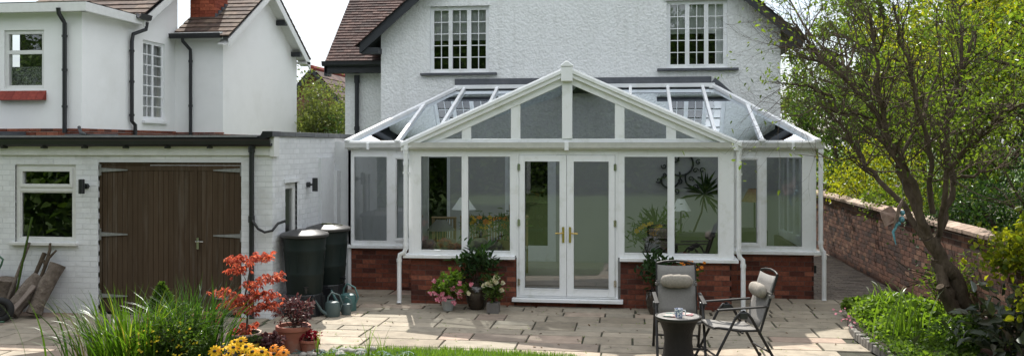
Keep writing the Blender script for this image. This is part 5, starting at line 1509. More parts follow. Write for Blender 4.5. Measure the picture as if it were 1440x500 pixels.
tag(o, 'teal pond net rumpled over the pebbles at the near edge', 'net')
for (px, lab, hh) in ((518, 'tall thin reed shoot standing in front of the lit flagstones', .52), (446, 'short reed shoot beside the small terracotta pot', .38), (537, 'slim arching reed at the edge of the turf', .46)):
    t = thing('reed', lab, 'plant', (at(px, 490, 9.6).x, 9.6, 0))
    x = t.location.x
    blades('leaves', [(x, 9.6, 0)] * 7, RNG.uniform(hh * .5, hh, 7), .012, RNG.uniform(.15, .8, 7), M['lf_lawn'], t, seg=6)

n = 90
P = np.stack([RNG.uniform(-4.5, 2.8, n), RNG.uniform(10.2, 13.9, n), np.full(n, .006)], axis=1)
P = P[~((P[:, 0] > XL - .1) & (P[:, 0] < XR + .1) & (P[:, 1] > 13.0))]
dq = RNG.normal(size=(len(P), 3)); dq[:, 2] = .05
tag(leafmesh('fallen_leaves', P, .045, surf('dead_leaf', (.06, .035, .018), (.20, .13, .06), scale=9, rough=.9), None, aspect=.5, up=0, dirs=dq, jit=.2), 'small dead leaves and crumbs blown over the flagstones', 'leaves', kind='stuff')
P = np.stack([RNG.uniform(-4.5, 4.0, 260), RNG.uniform(10.0, 14.1, 260), np.full(260, -.012)], axis=1)
P = P[~((P[:, 0] > XL - .1) & (P[:, 0] < XR + .1) & (P[:, 1] > 13.0))]
P = np.repeat(P, 7, axis=0) + RNG.normal(size=(len(P) * 7, 3)) * np.array([.012, .012, 0])
P[:, 2] = -.012
tag(blades('joint_moss', P, RNG.uniform(.012, .032, len(P)), .006, RNG.uniform(.3, 1.3, len(P)), M['lf_cover'], seg=2), 'moss and tiny weeds in the joints of the flagstones', 'moss', kind='stuff')

# ================= POTS =================
def pot(name, label, c, r, h, mat, rim=.02, foot=.62, cat='plant pot', rimmat=None, group=None, prof=None):
    t = thing(name, label, cat, c, group)
    pr = prof or [(r * foot, 0), (r * (foot + .12), h * .3), (r * .93, h - rim * 2.2), (r * .94, h - rim * 2.2), (r * 1.0, h - rim * 2), (r * 1.02, h - rim * .5), (r * .98, h), (r * .86, h), (r * .84, h - rim * 1.5), (r * .82, h - .05)]
    MB().lathe(pr, c, 36).build('body', M[mat], t, smooth=40)
    if rimmat:
        MB().lathe([(r * .90, h - .012), (r * 1.02, h - .012), (r * 1.045, h), (r * 1.02, h + .012), (r * .90, h + .008), (r * .90, h - .012)], c, 36, capb=False).build('rim', M[rimmat], t, smooth=60)
    z = h - .04
    MB().lathe([(r * .85, z - .03), (r * .83, z), (0.001, z + .006)], c, 20).build('soil', M['soil'], t)
    return t
def plant_in(t, c, r, n, ls, mat, seed, aspect=.5, stems=10, up=.4, sm='twig', name='foliage'):
    rn = random.Random(seed); mb = MB(); tips = []
    for k in range(stems):
        d = Vector((rn.gauss(0, .6) * r[0] / r[2], rn.gauss(0, .6) * r[1] / r[2], 1))
        grow(mb, (c[0] + rn.gauss(0, .015), c[1] + rn.gauss(0, .015), c[2]), d, r[2] * .75, .005, 1, tips, rn, kids=2, spread=.6, nseg=4)
    mb.build('stems', M[sm], t)
    T = np.concatenate([np.array([tuple(p) for p in tips]), in_ball(len(tips) // 2 + 4, (c[0], c[1], c[2] + r[2] * .6), (r[0], r[1], r[2] * .45))])
    T = T[(np.abs(T[:, 0] - c[0]) < r[0] * 1.1) & (np.abs(T[:, 1] - c[1]) < r[1] * 1.1)]
    P = T[RNG.integers(0, len(T), n)] + RNG.normal(size=(n, 3)) * ls * .5
    leafmesh(name, P, ls, M[mat], t, aspect=aspect, up=up, outc=(c[0], c[1], c[2]))
# big terracotta with purple shrub
c = (-3.86, 9.88, 0); t = pot('plant_pot', 'large terracotta pot with a purple-leaved shrub beside the red maple', c, .20, .30, 'terracotta', .025)
plant_in(t, (-3.86, 9.88, .26), (.26, .2, .34), 480, .045, 'lf_purple', 3, aspect=.7, stems=9)
c = (-3.64, 9.83, 0); t = pot('plant_pot', 'small terracotta pot of crimson succulents at the edge of the pebbles', c, .115, .15, 'terracotta', .015, foot=.72)
plant_in(t, (-3.64, 9.83, .13), (.13, .1, .10), 150, .04, 'lf_red', 4, aspect=.8, stems=6)
c = (-4.29, 9.52, 0); t = pot('plant_pot', 'dark green glazed pot with a pale rim holding the small red maple', c, .185, .27, 'glazed', .02, rimmat='palerim')
# maple
MW = .74
mp = thing('maple_tree', 'small red-leaved maple with layered branches growing from the green pot', 'maple', (-4.29, 9.55, .24))
mb = MB(); mb.tube([(-4.29, 9.55, .2), (-4.27, 9.55, .45), (-4.30, 9.56, .7), (-4.25, 9.56, .95), (-4.21, 9.56, 1.12)], [.013, .011, .010, .007, .004], 7)
maple_rn = random.Random(9); LP = []; LD = []
lay = [(1.10, -.06, .44), (1.14, .22, .28), (.98, -.22, .26), (.90, .36, .32), (.82, .05, .3), (.75, -.34, .24), (.70, .18, .42), (.66, -.08, .4), (.60, -.26, .34), (.60, .32, .34), (.55, .05, .36), (.34, -.06, .2), (.30, -.1, .2)]
for (z, dx, wd) in lay:
    p0 = Vector((-4.28, 9.55, z - .14)); p1 = Vector((-4.26 + dx * MW, 9.55 + maple_rn.uniform(-.12, .12), z))
    mb.tube([p0, p0.lerp(p1, .5) + Vector((0, 0, .03)), p1], [.005, .004, .003], 4)
    for k in range(int(48 * wd / .35)):
        q = Vector((p1.x + maple_rn.uniform(-1, 1) * wd * .5 * MW, p1.y + maple_rn.gauss(0, .08), z + maple_rn.gauss(0, .022)))
        if k % 4 == 0: mb.tube([p1.lerp(p0, .2), q], [.0025, .001], 3)
        # palmate leaf: five pointed fingers
        qa = maple_rn.uniform(0, 6.28)
        for f_ in range(5):
            a = qa + (f_ - 2) * .55
            LP.append(tuple(q)); LD.append((math.cos(a), math.sin(a) * .8, -.55 - maple_rn.uniform(0, .5)))
mb.build('trunk', M['twig'], mp, smooth=60)
leafmesh('leaves', LP, .060, M['lf_maple'], mp, aspect=.27, up=0, dirs=LD, jit=.25)
c = (-4.12, 9.72, 0); t = pot('plant_pot', 'low reddish bowl behind the green glazed pot', c, .13, .21, 'terracotta', .018, foot=.7)
c = (-4.10, 9.35, 0); t = pot('plant_pot', 'small ribbed yellow pot right of the green glazed pot', c, .055, .20, 'yellowpot', .012, foot=.9)
plant_in(t, (-4.10, 9.35, .18), (.08, .08, .1), 60, .035, 'lf_mid', 43)
c = (-3.93, 9.42, 0); t = pot('plant_pot', 'dark pot of purple heuchera in front of the large terracotta pot', c, .09, .13, 'greypot', .012)
plant_in(t, (-3.93, 9.42, .12), (.17, .12, .14), 260, .045, 'lf_purple', 5, aspect=.9, stems=8)
c = (-5.1, 10.25, 0); t = pot('plant_pot', 'terracotta pot half hidden behind the dark grass clump', c, .19, .33, 'terracotta', .028)
# front of the conservatory
c = (-2.60, 12.62, 0); t = pot('plant_pot', 'pale grey pot overflowing with pink geraniums by the brick wall', c, .11, .17, 'whitepot', .015)
plant_in(t, (-2.58, 12.58, .12), (.29, .2, .34), 1500, .046, 'lf_cover', 11, aspect=.85, stems=14)
fp = [(-2.58 + rnd.gauss(0, .13), 12.45 + rnd.uniform(-.06, .06), rnd.uniform(.05, .42)) for _ in range(20)] + [(-2.78, 12.5, .44), (-2.62, 12.5, .43)]
mb = MB()
for p in fp: mb.tube([(-2.58, 12.58, .15), p], .002, 3)
mb.build('flower_stems', M['lf_mid'], t)
hd = []
for p in fp:
    for k in range(6): hd.append((p[0] + rnd.gauss(0, .014), p[1] + rnd.gauss(0, .01), p[2] + rnd.gauss(0, .012)))
# flower heads: clusters of florets, one mesh per head
for p in fp:
    mbh = MB(); 
    for k in range(9):
        q = Vector(p) + Vector((rnd.gauss(0, .016), rnd.gauss(-.005, .012), rnd.gauss(0, .014))); 
        for j in range(5):
            a = 1.257 * j; d = Vector((math.cos(a), -.3, math.sin(a))) * .019; e_ = Vector((-math.sin(a), 0, math.cos(a))) * .009
            mbh.add([q, q + d * .6 - e_, q + d, q + d * .6 + e_], [(0, 1, 2, 3)])
    mbh.build('flower', M['pt_cream'] if rnd.random() < .15 else M['pt_pink'], t)
c = (-2.20, 12.78, 0)
prof = [(.10, 0), (.13, .05), (.165, .15), (.178, .24), (.165, .31), (.135, .345), (.145, .36), (.15, .375), (.13, .38), (.12, .34)]
t = pot('urn', 'tall dark bronze glazed urn with a leafy green plant left of the doors', c, .14, .37, 'urn', prof=prof, cat='urn')
plant_in(t, (-2.20, 12.78, .34), (.27, .22, .48), 330, .125, 'lf_dark', 12, aspect=.34, stems=9)
c = (-1.92, 12.52, 0)
t = thing('plant_pot', 'square grey pot of pale yellow chrysanthemums beside the bronze urn', 'plant pot', c)
MB().prism([(c[0] - .085, c[1] - .085, 0), (c[0] + .085, c[1] - .085, 0), (c[0] + .085, c[1] + .085, 0), (c[0] - .085, c[1] + .085, 0)], (0, 0, .15)).build('body', M['greypot'], t, bevel=.008)
plant_in(t, (c[0], c[1], .13), (.15, .13, .30), 420, .07, 'lf_mid', 14, aspect=.3, stems=9)
hp = [(c[0] + x, c[1] + y, z) for x, y, z in ((-.13, -.05, .38), (-.07, -.1, .42), (0, -.08, .46), (.04, -.03, .50), (.08, -.05, .49), (.14, -.02, .42), (.13, -.08, .33), (-.02, -.11, .40), (.05, -.1, .45))]
mb = MB()
for p in hp: mb.tube([(c[0], c[1], .15), p], .0025, 4)
mb.build('flower_stems', M['lf_mid'], t)
flowers('flower', t, hp, .040, 16, 'pt_cream', None, cup=.2, layers=3)
c = (.38, 12.72, 0); t = pot('urn', 'black glazed pot with a purple-green dahlia behind the upright chair', c, .14, .32, 'urn', prof=[(.09, 0), (.12, .05), (.155, .2), (.15, .29), (.145, .31), (.155, .32), (.135, .33), (.125, .3)], cat='urn')
plant_in(t, (.38, 12.72, .28), (.22, .2, .50), 420, .085, 'lf_dark', 15, aspect=.5, stems=9)
c = (.82, 12.7, 0); t = pot('plant_pot', 'grey pot of orange-yellow daisies hidden behind the upright chair', c, .12, .25, 'greypot')
plant_in(t, (.82, 12.7, .22), (.12, .12, .42), 240, .06, 'lf_mid', 16, stems=7)
flowers('flower', t, [(.82 + rnd.gauss(0, .09), 12.62, rnd.uniform(.62, .76)) for _ in range(16)] + [(.60 + rnd.gauss(0, .05), 12.64, .58) for _ in range(6)], .026, 9, 'pt_orange', 'eye_brown', cup=0)

# ================= WATER BUTTS, CANS =================
def butt(label, c, rot=0, toplid=False):
    t = thing('water_butt', label, 'water butt', c, 'green water butts by the garage')
    st = MB(); R0 = .25
    st.lathe([(.26, 0), (.27, .02), (.255, .30), (.25, .31)], c, 20, capt=True)
    for q in range(5):
        a = 2 * math.pi * q / 5 - 1.2
        st.box(c[0] + math.cos(a) * .25 - .035, c[1] + math.sin(a) * .25 - .035, c[2] + .005, c[0] + math.cos(a) * .25 + .035, c[1] + math.sin(a) * .25 + .035, c[2] + .27)
    st.build('stand', M['black'], t)
    pr = [(.235, .30), (.245, .32), (.262, .55), (.268, .57), (.270, .60), (.264, .62), (.285, .88), (.291, .90), (.293, .93), (.287, .95), (.300, 1.08), (.315, 1.09), (.318, 1.12), (.30, 1.125)]
    b = MB().lathe(pr, c, 44)
    for q in range(12):
        a = 2 * math.pi * q / 12
        p = Vector((math.cos(a), math.sin(a), 0))
        b.bar(Vector(c) + p * .262 + UZ * .64, Vector(c) + p * .281 + UZ * .86, .012, .012, p)
    b.build('barrel', M['butt'], t, smooth=45)
    MB().lathe([(.322, 1.10), (.335, 1.105), (.338, 1.135), (.32, 1.15), (.16, 1.195), (.15, 1.185), (.02, 1.185), (.001, 1.185)], c, 44, capb=True).build('lid', M['buttlid'], t, smooth=30)
    d = Vector((math.cos(-1.15 + rot), math.sin(-1.15 + rot), 0))
    MB().tube([Vector(c) + d * .24 + UZ * .40, Vector(c) + d * .33 + UZ * .40], .018, 10).tube([Vector(c) + d * .31 + UZ * .42, Vector(c) + d * .31 + UZ * .35], .016, 10).bar(Vector(c) + d * .31 + UZ * .43 - d.cross(UZ) * .03, Vector(c) + d * .31 + UZ * .43 + d.cross(UZ) * .03, .012, .01).build('tap', M['black'], t, smooth=40)
    return t
butt('nearer dark green water butt at the garage corner joined by a hose', (-4.53, 12.02, 0))
t = butt('further dark green water butt partly behind the nearer one by the garage wall', (-4.50, 12.92, 0), .75)
o = MB().blob((-4.52, 12.9, 1.20), (.09, .05, .012), 10, 5, .2).tube([(-4.5, 12.85, 1.205), (-4.35, 12.8, 1.2), (-4.25, 12.85, 1.19)], .008, 6).build('fallen_leaves', M['lf_olive'])
tag(o, 'fallen leaves and a twig lying on the further water butt lid', 'leaves')
o = MB().tube([(-5.13, GY - .08, 1.36), (-5.10, GY - .12, 1.33), (-5.03, GY - .13, 1.24), (-4.95, GY - .10, 1.19), (-4.86, GY - .05, 1.21), (-4.82, GY + .05, 1.30), (-4.74, GY + .12, 1.33)], .018, 10).build('hose', M['cable'], smooth=60)
tag(o, 'black corrugated hose looping from the garage downpipe to the butt', 'hose')
def can(label, c, r, h, mat, spout_dir, rose=True, rosemat='black', sy=.75):
    t = thing('watering_can', label, 'watering can', c)
    sd_ = Vector((math.cos(spout_dir), math.sin(spout_dir), 0)); cc = Vector(c)
    MB().lathe([(r * .92, 0), (r, .01), (r, h * .8), (r * .9, h * .93), (r * .6, h), (r * .55, h)], c, 24, sy=sy, capt=True).build('body', M[mat], t, smooth=40)
    MB().tube([cc + sd_ * r * .8 + UZ * h * .18, cc + sd_ * (r * 1.5) + UZ * h * .45, cc + sd_ * (r * 2.3) + UZ * h * 1.12], [r * .28, r * .2, r * .12], 10).build('spout', M[mat], t, smooth=50)
    if rose:
        p = cc + sd_ * (r * 2.35) + UZ * h * 1.16; dd = (sd_ + UZ * .6).normalized()
        MB().tube([p, p + dd * r * .35, p + dd * r * .5], [r * .14, r * .42, r * .44], 14).build('rose', M[rosemat], t, smooth=40)
    arc = [cc - sd_ * r * .9 + UZ * h * .35, cc - sd_ * r * 1.35 + UZ * h * .8, cc - sd_ * r * .9 + UZ * h * 1.35, cc + sd_ * r * .1 + UZ * h * 1.55, cc + sd_ * r * .6 + UZ * h * 1.25, cc + sd_ * r * .65 + UZ * h * .95]
    MB().tube(arc, r * .11, 8).build('handle', M[mat], t, smooth=60)
can('grey-green watering can with a black rose in front of the water butts', (-4.10, 11.95, 0), .105, .215, 'greygreen', math.radians(212))
can('larger teal watering can standing behind the two smaller ones', (-4.02, 12.40, 0), .12, .25, 'teal', math.radians(170), rose=False)
can('smallest dark grey watering can in front of the teal one', (-3.95, 12.10, 0), .068, .16, 'greygreen', math.radians(172), rose=False)

# ================= CHAIRS, TABLE =================
def chair():
    t = thing('garden_chair', 'reclining garden chair facing the viewer behind the rattan table', 'chair', (0, 0, 0), 'reclining garden chairs on the patio')
    W = .262
    side = lambda s: s * W
    for s in (-1, 1):
        x = side(s)
        MB().tube([(x, -.34, 0), (x, -.06, .53), (x, -.02, .575), (x, .03, .595), (x, .08, .57), (x, .12, .52), (x, .42, 0)], .0155, 8).tube([(x, -.35, .008), (x, -.33, .03)], .019, 8).tube([(x, .41, .03), (x, .43, .008)], .019, 8).build('leg_frame', M['chairmetal'], t, smooth=60)
        MB().prism([(x - .024, -.26, .612), (x + .024, -.26, .612), (x + .024, .31, .640), (x - .024, .31, .640)], (0, 0, .02)).tube([(x, .03, .59), (x, .03, .615)], .015, 8).build('armrest', M['chairmetal'], t, bevel=.007)
        MB().box(x - .03, -.02, .52, x + .03, .07, .60).build('arm_joint', M['black'], t, bevel=.012)
    xi = W - .04
    for s in (-1, 1):
        x = s * xi
        MB().tube([(x, .22, .34), (x, .24, .40), (x, .33, .68), (x, .40, .90), (x, .425, .985)], .014, 8).build('back_frame', M['chairmetal'], t, smooth=60)
        MB().tube([(x, -.27, .425), (x, -.24, .425), (x, 0, .385), (x, .24, .385)], .013, 8).build('seat_rail', M['chairmetal'], t, smooth=60)
        MB().box(x - .02, .33, .73, x + .02, .385, .765).build('back_clamp', M['greypot'], t, bevel=.006)
    MB().tube([(-xi, .425, .98), (-xi * .6, .437, 1.0), (0, .442, 1.01), (xi * .6, .437, 1.0), (xi, .425, .98)], .013, 8).build('top_rail', M['chairmetal'], t, smooth=60)
    MB().tube([(-xi, -.27, .42), (0, -.28, .415), (xi, -.27, .42)], .012, 8).build('front_rail', M['chairmetal'], t, smooth=60)
    for (y, z) in ((-.27, .13), (.335, .15), (.02, .37)):
        MB().tube([(-W, y, z), (W, y, z)], .011, 8).build('stretcher', M['chairmetal'], t, smooth=60)
    def sheetf(name, path, w):
        n = len(path); k = 8; V = []; 
        for (y, z) in path:
            for i in range(k + 1):
                a = -1 + 2 * i / k; V.append((a * w, y, z - .012 * (1 - a * a)))
        F = [(j * (k + 1) + i, j * (k + 1) + i + 1, (j + 1) * (k + 1) + i + 1, (j + 1) * (k + 1) + i) for j in range(n - 1) for i in range(k)]
        o = MB().add(V, F).build(name, M['sling'], t, smooth=70); m = o.modifiers.new('solid', 'SOLIDIFY'); m.thickness = .004
    sheetf('seat', [(-.285, .405), (-.275, .43), (-.22, .437), (-.1, .418), (.05, .40), (.15, .395), (.225, .40)], xi - .004)
    sheetf('backrest', [(.222, .42), (.26, .50), (.30, .62), (.345, .76), (.385, .88), (.412, .965)], xi - .004)
    c_ = MB(); n = 14; pr = []
    V = []; F = []
    for i in range(13):
        a = -1 + 2 * i / 12; k = (1 - abs(a) ** 5) ** .5 if abs(a) < 1 else .0
        k = max(k, .25)
        for j in range(n):
            q = 2 * math.pi * j / n
            V.append((a * .19, .292 + .055 * k * math.cos(q) - .0, .79 + .078 * k * math.sin(q) * (1 + .05 * math.sin(i * 2.1))))
    for i in range(12):
        for j in range(n): F.append((i * n + j, i * n + (j + 1) % n, (i + 1) * n + (j + 1) % n, (i + 1) * n + j))
    F.append(tuple(range(n - 1, -1, -1))); F.append(tuple(12 * n + j for j in range(n)))
    cu = c_.add(V, F).build('head_cushion', M['cushion'], t, smooth=60)
    MB().box(-xi - .012, .345, .775, xi + .012, .375, .79).build('strap', M['sling'], cu)
    return t
ch1 = chair()
ch2 = dup(ch1, (1.12, 10.0, 0), R(-90 + 14) , 'reclining garden chair turned side-on to the right of the rattan table')
place(ch1, (.56, 10.28, 0), R(2))
t = thing('rattan_table', 'waisted dark rattan side table with a pale top between the chairs', 'table', (.50, 9.32, 0))
MB().lathe([(.20, 0), (.205, .02), (.19, .10), (.155, .25), (.142, .36), (.15, .46), (.185, .55), (.205, .59)], (.5, 9.32, 0), 64).build('base', surf('rattan_weave', (.008, .007, .007), (.020, .017, .015), scale=90, rough=.6, spec=.2, bump=1, bscale=110, stretch=(1, 1, 1.5)), t, smooth=60)
MB().lathe([(.205, .585), (.232, .59), (.24, .605), (.236, .622), (.222, .626), (.215, .618), (.2, .616), (.001, .616)], (.5, 9.32, 0), 64).build('rim', M['chairmetal'], t, smooth=50)
MB().lathe([(.214, .617), (.214, .621), (.001, .622)], (.5, 9.32, 0), 48).build('table_top', surf('mottled_top', (.20, .19, .18), (.34, .32, .30), scale=30, rough=.25), t, smooth=40)
t = thing('mug', 'white mug with a blue leaf pattern on the rattan table', 'mug', (.50, 9.22, .622))
mugm = surf('mug_pattern', (.72, .73, .75), (.10, .14, .26), scale=55, rough=.15, contrast=.04)
MB().lathe([(.030, 0), (.036, .004), (.041, .04), (.043, .092), (.040, .092), (.038, .04), (.030, .01), (.001, .008)], (.50, 9.22, .622), 28).build('body', mugm, t, smooth=40)
MB().tube([(.536, 9.21, .70), (.562, 9.20, .70), (.570, 9.20, .675), (.560, 9.20, .648), (.534, 9.21, .645)], .006, 8).build('handle', M['ceramic'], t, smooth=60)
def cover(name, a, b, c3): return surf(name, a, b, scale=12, rough=.3, contrast=.05, c3=c3, s3=9)
o = MB().prism([(.34, 9.24, .626), (.47, 9.20, .626), (.52, 9.38, .626), (.39, 9.42, .626)], (0, 0, .008)).build('magazine', cover('magazine_cover', (.5, .46, .42), (.08, .16, .14), (.45, .05, .08)))
tag(o, 'open colourful magazine lying on the left of the rattan table top', 'magazine')
o = MB().prism([(.52, 9.36, .626), (.64, 9.30, .626), (.67, 9.40, .626), (.56, 9.46, .626)], (0, 0, .006)).build('leaflet', cover('leaflet_cover', (.55, .5, .45), (.3, .1, .12), (.1, .12, .2)))
tag(o, 'small printed leaflet lying behind the mug on the rattan table', 'leaflet')

# ================= LOGS, BARROW =================
def leanlog(name, label, p0, p1, r, mat='log', cat='log', seed=1):
    rn = random.Random(seed); P0, P1 = Vector(p0), Vector(p1)
    pts = [P0.lerp(P1, k / 5) + Vector((rn.gauss(0, r * .1), rn.gauss(0, r * .05), 0)) for k in range(6)]
    o = MB().tube(pts, [r * rn.uniform(.88, 1.08) for _ in pts], 14).build(name, M[mat], smooth=50)
    return tag(o, label, cat)
g_ = lambda px, py, Y: at(px, py, Y)
leanlog('log', 'thick pale-barked log leaning furthest right below the garage window', (-8.15, 11.28, .06), (-8.00, 11.60, .70), .105, seed=1)
leanlog('log', 'shorter bent log leaning left of the thick one', (-8.45, 11.2, .07), (-8.22, 11.55, .52), .115, seed=2)
leanlog('log', 'dark squat log standing behind the green barrow', (-8.75, 11.5, -.0), (-8.72, 11.5, .50), .13, seed=3)
leanlog('log', 'dark upright log at the left edge behind the barrow wheel', (-9.05, 11.5, -.0), (-9.02, 11.5, .58), .15, seed=4)
leanlog('stick', 'rough brown branch leaning on the wall beneath the window', (-8.62, 11.3, .05), (-8.45, 11.62, 1.0), .024, 'log', 'stick', 5)
leanlog('pole', 'long thin greenish cane standing taller than the other sticks', (-8.52, 11.35, .03), (-8.42, 11.64, 1.36), .015, 'lf_mid', 'pole', 6)
leanlog('stick', 'dark crooked stick between the cane and the forked branch', (-8.42, 11.45, .2), (-8.20, 11.6, .86), .030, 'bark', 'stick', 7)
fb = MB(); fb.tube([(-8.24, 11.45, .3), (-8.18, 11.55, .62), (-8.12, 11.58, .80)], [.03, .026, .022], 8).tube([(-8.17, 11.56, .66), (-8.12, 11.6, .90), (-8.12, 11.61, 1.0)], [.024, .02, .015], 8).tube([(-8.13, 11.58, .78), (-8.02, 11.6, .90)], [.02, .013], 8).tube([(-8.17, 11.56, .70), (-8.24, 11.6, .84)], [.018, .012], 8)
tag(fb.build('forked_branch', M['bark'], smooth=50), 'forked cut branch propped among the logs under the window', 'branch')
o = MB().bar((-8.40, 11.05, .02), (-8.18, 11.35, .44), .10, .02, Vector((-.3, -.8, .5))).build('plank', M['plank'], bevel=.003)
tag(o, 'short weathered grey board leaning against the bent log', 'plank')
bar_ = thing('sack_barrow', 'green tubular barrow with a black rubber tyre at the left edge', 'barrow', (-8.55, 10.9, 0))
def ring(mb, c, R0, r, ax, n=28, m=10):
    V = []; 
    ax = Vector(ax).normalized(); a = ax.cross(UZ).normalized(); b = ax.cross(a)
    for i in range(n):
        q = 2 * math.pi * i / n; d = a * math.cos(q) + b * math.sin(q)
        for j in range(m):
            p = 2 * math.pi * j / m; V.append(Vector(c) + d * (R0 + r * math.cos(p)) + ax * r * 1.2 * math.sin(p))
    F = [(i * m + j, ((i + 1) % n) * m + j, ((i + 1) % n) * m + (j + 1) % m, i * m + (j + 1) % m) for i in range(n) for j in range(m)]
    return mb.add(V, F)
axd = Vector((.35, -1, 0)).normalized()
w = thing('wheel', None, None, (0, 0, 0)); w.parent = bar_; w.location = (0, 0, 0)
wc = (-8.38, 10.95, .17)
tag(w)
ring(MB(), wc, .125, .045, axd).build('tyre', M['rubber'], w, smooth=60)
MB().tube([Vector(wc) - axd * .03, Vector(wc) + axd * .03], .08, 20).tube([Vector(wc) - axd * .08, Vector(wc) + axd * .08], .015, 10).build('rim', M['black'], w, smooth=40)
for k in (-1, 1):
    off = axd * .14 * k; b0 = Vector((-8.38, 10.95, .17)) + off
    MB().tube([b0 + Vector((.10, 0, -.13)), b0 + Vector((-.06, 0, -.15)), b0 + Vector((-.16, 0, -.02)), b0 + Vector((-.18, 0, .35)), b0 + Vector((-.05, 0, .58)), b0 + Vector((-.02, 0, .66)), b0 + Vector((-.12, 0, .73)), b0 + Vector((-.30, 0, .71))], .014, 8).build('frame_tube', M['greenmetal'], bar_, smooth=60)
MB().tube([Vector((-8.56, 10.95, .5)) - axd * .14, Vector((-8.56, 10.95, .5)) + axd * .14], .012, 8).build('crossbar', M['greenmetal'], bar_, smooth=60)

# ================= INSIDE THE CONSERVATORY =================
def table_lamp(label, x, y, zb, zs, rs0, rs1, hs, mat='shade', stem='black', pleat=False):
    t = thing('lamp', label, 'lamp', (x, y, zb))
    MB().lathe([(.09, 0), (.09, .015), (.02, .04), (.016, .1), (.03, .14), (.014, .18), (.012, zs - zb)], (x, y, zb), 16).build('stand', M[stem], t, smooth=40)
    MB().lathe([(rs0, 0), (rs1, hs)], (x, y, zs), 28 if not pleat else 24, capb=False).build('shade', M[mat], t, smooth=None if pleat else 60)
    return t
table_lamp('tall lamp with a white coolie shade among the bamboo chairs', -2.72, 14.5, .75, 1.32, .20, .06, .20)
table_lamp('low lamp with a wide pleated shade at the left of the front bay', -3.0, 14.0, .62, 1.02, .23, .07, .17, mat='sling', pleat=True)
table_lamp('slim lamp with a small white shade before the wall scroll', .86, 15.2, .12, 1.28, .17, .06, .20)
table_lamp('standard lamp with a fringed shade inside the right wing', 2.12, 15.6, .12, 1.42, .22, .10, .22, mat='wicker', pleat=True)
for i, (x, y) in enumerate(((-3.2, 15.2), (-2.75, 15.5), (-2.25, 15.1), (-2.0, 15.7))):
    t = thing('bamboo_chair', ['leftmost bamboo chair back behind the pleated lamp', 'bamboo chair back directly behind the white lamp', 'bamboo chair back right of the mullion in the front bay', 'bamboo chair back nearest the glazed inner door'][i], 'chair', (x, y, .12), 'bamboo chairs inside the conservatory')
    for s in (-1, 1):
        for d in (0, .4): MB().tube([(x + s * .2, y - d, .12), (x + s * .2, y - d, 1.12 if d == 0 else .56)], .018, 7).build('leg', M['wicker'], t, smooth=60)
    b = MB()
    for k in range(8): b.tube([(x - .17 + k * .049, y, .6), (x - .17 + k * .049, y, 1.1)], .011, 6)
    b.tube([(x - .22, y, 1.12), (x + .22, y, 1.12)], .02, 8).tube([(x - .2, y, .62), (x + .2, y, .62)], .014, 6)
    b.build('backrest', M['wicker'], t, smooth=60)
    MB().box(x - .22, y - .42, .54, x + .22, y + .0, .59).build('seat', M['cushion'], t, bevel=.015)
t = thing('dining_table', 'wooden dining table in front of the bamboo chairs indoors', 'table', (-2.6, 14.3, .12))
MB().box(-3.2, 13.9, .70, -2.0, 14.75, .74).build('table_top', M['wicker'], t, bevel=.01)
for a in (-3.1, -2.1):
    for b_ in (13.98, 14.66): MB().box(a - .03, b_ - .03, .12, a + .03, b_ + .03, .70).build('leg', M['wicker'], t)
for i, (x, y, r) in enumerate(((-3.08, 13.45, .14), (-2.8, 13.5, .16), (-2.55, 13.45, .13), (-2.28, 13.5, .16), (-2.05, 13.45, .13))):
    rn = random.Random(60 + i)
    o = MB().blob((x, y, .74 + r * .55), (r * 1.1, r * .7, r * .8), 12, 8, .12, rn).build('cushion', M['cushion'], smooth=50)
    tag(o, 'pale crumpled cushion on the window seat behind the left panes', 'cushion', 'cushions on the window seat')
t = thing('window_seat', 'low cane bench behind the left panes of the front bay', 'bench', (-2.55, 13.45, .12))
MB().box(-3.18, 13.28, .12, -1.85, 13.68, .70).build('base', M['wicker'], t, bevel=.02); MB().box(-3.18, 13.28, .70, -1.85, 13.68, .745).build('seat', M['cushion'], t, bevel=.015)
def lily(label, x, y, z0, zt, col, seed, n=130, leaf='lf_mid'):
    t = thing('potted_plant', label, 'plant', (x, y, z0))
    MB().lathe([(.08, 0), (.11, .16), (.12, .18), (.1, .18)], (x, y, z0), 18).build('pot', M['terracotta'], t, smooth=40)
    plant_in(t, (x, y, z0 + .16), (.24, .2, zt - z0 - .2), n, .13, leaf, seed, aspect=.18, stems=8)
    if col: flowers('flower', t, [(x + rnd.gauss(0, .14), y - .12, zt - rnd.uniform(0, .16)) for _ in range(9)], .055, 6, col, None, cup=.4)
lily('indoor lily with orange flowers beside the inner door', -1.92, 13.6, .74, 1.28, 'pt_orange', 71, 260)
lily('indoor lily with yellow flowers right of the white lamp', -2.35, 13.95, .74, 1.24, 'pt_yellow', 72)
lily('indoor plant with one golden flower behind the first pane right of the doors', .28, 13.9, .55, 1.18, 'pt_yellow', 73, 200)
lily('leafy green plant low behind the panes right of the doors', .62, 14.6, .55, 1.3, None, 74, 160)
t = thing('dracaena', 'spiky-headed dracaena on a bent stem before the inner wall', 'plant', (1.05, 15.4, .12))
MB().lathe([(.12, 0), (.16, .28), (.14, .28)], (1.05, 15.4, .12), 20).build('pot', M['terracotta'], t, smooth=40)
MB().tube([(1.05, 15.4, .35), (1.08, 15.4, .9), (1.22, 15.4, 1.25), (1.26, 15.4, 1.55)], [.02, .018, .015, .012], 7).build('stem', M['twig'], t, smooth=60)
for (hx, hz, hl) in ((1.26, 1.55, .42), (.45, 1.0, .38)):
    nn_ = 46; dr = unit(RNG.normal(size=(nn_, 3)) + np.array([0, 0, .3])); P = np.tile(np.array([[hx, 15.4, hz]]), (nn_, 1))
    leafmesh('leaf_head', P, hl, M['lf_dark'], t, aspect=.07, up=0, dirs=dr, jit=.1)
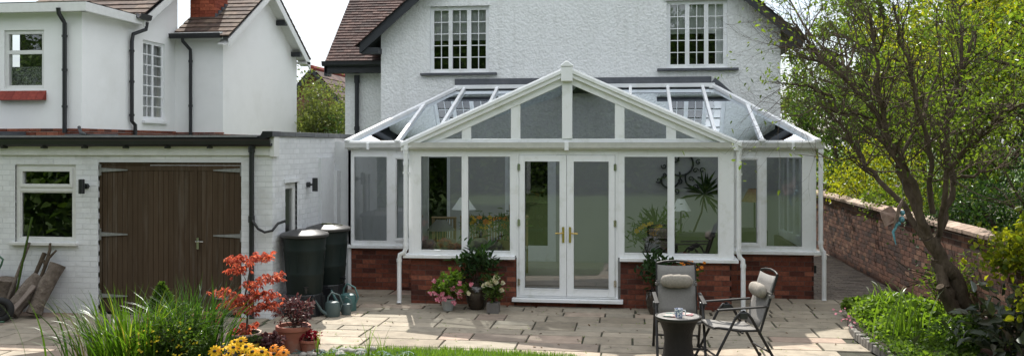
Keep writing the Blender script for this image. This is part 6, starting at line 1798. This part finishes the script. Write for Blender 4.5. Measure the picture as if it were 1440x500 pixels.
MB().tube([(1.05, 15.4, .35), (.6, 15.4, .7), (.45, 15.4, 1.0)], [.018, .015, .012], 7).build('stem', M['twig'], t, smooth=60)
t = thing('wall_scroll', 'black wrought iron scroll ornament on the inner wall right of the doors', 'ornament', (.95, YH - .06, 1.9))
sc = MB()
def spiral(cx, cz, r, a0, turns, rev=1, rr=.012):
    pts = []
    for k in range(22):
        q = k / 21; a = a0 + rev * turns * 6.283 * q; pts.append((cx + r * (1 - q * .8) * math.cos(a), YH - .05, cz + r * (1 - q * .8) * math.sin(a)))
    sc.tube(pts, rr, 5)
spiral(1.0, 2.08, .30, -2.2, .85, rr=.018); spiral(.72, 1.75, .26, .5, -.8, rr=.018); spiral(1.28, 1.72, .24, 2.6, .8, rr=.018)
for k in range(14):
    a = k * .9; x = 1.0 + math.cos(a) * (.25 + .25 * (k % 3) / 2); z = 1.9 + math.sin(a) * (.2 + .2 * (k % 2))
    spiral(x, z, .055, a, 1.1)
sc.build('scrollwork', M['black'], t)
t = thing('sofa', 'dark upholstered sofa low behind the right front panes', 'sofa', (1.0, 14.2, .12))
MB().box(.55, 13.9, .12, 1.4, 14.5, .5).build('seat', M['leather'], t, bevel=.05); MB().box(.5, 14.5, .12, 1.45, 14.7, .98).build('backrest', M['leather'], t, bevel=.06)
for x in (.42, 1.36): MB().box(x, 13.9, .12, x + .12, 14.7, .72).build('armrest', M['leather'], t, bevel=.05)
t = thing('armchair', 'dark armchair inside the right wing under the fringed lamp', 'armchair', (1.95, 15.0, .12))
MB().box(1.7, 14.75, .12, 2.3, 15.25, .5).build('seat', M['leather'], t, bevel=.05); MB().box(1.7, 15.25, .12, 2.3, 15.4, 1.0).build('backrest', M['leather'], t, bevel=.06)
t = thing('wall_sconce', 'white cone wall lamp on the inner wall of the left wing', 'wall lamp', (-4.45, YH - .05, 1.95))
MB().lathe([(.02, 0), (.06, .3), (.14, .36), (.13, .37)], (-4.42, YH - .16, 1.78), 20).build('shade', M['ceramic'], t, smooth=50)
MB().box(-4.45, YH - .15, 1.92, -4.39, YH, 1.98).build('bracket', M['ceramic'], t)
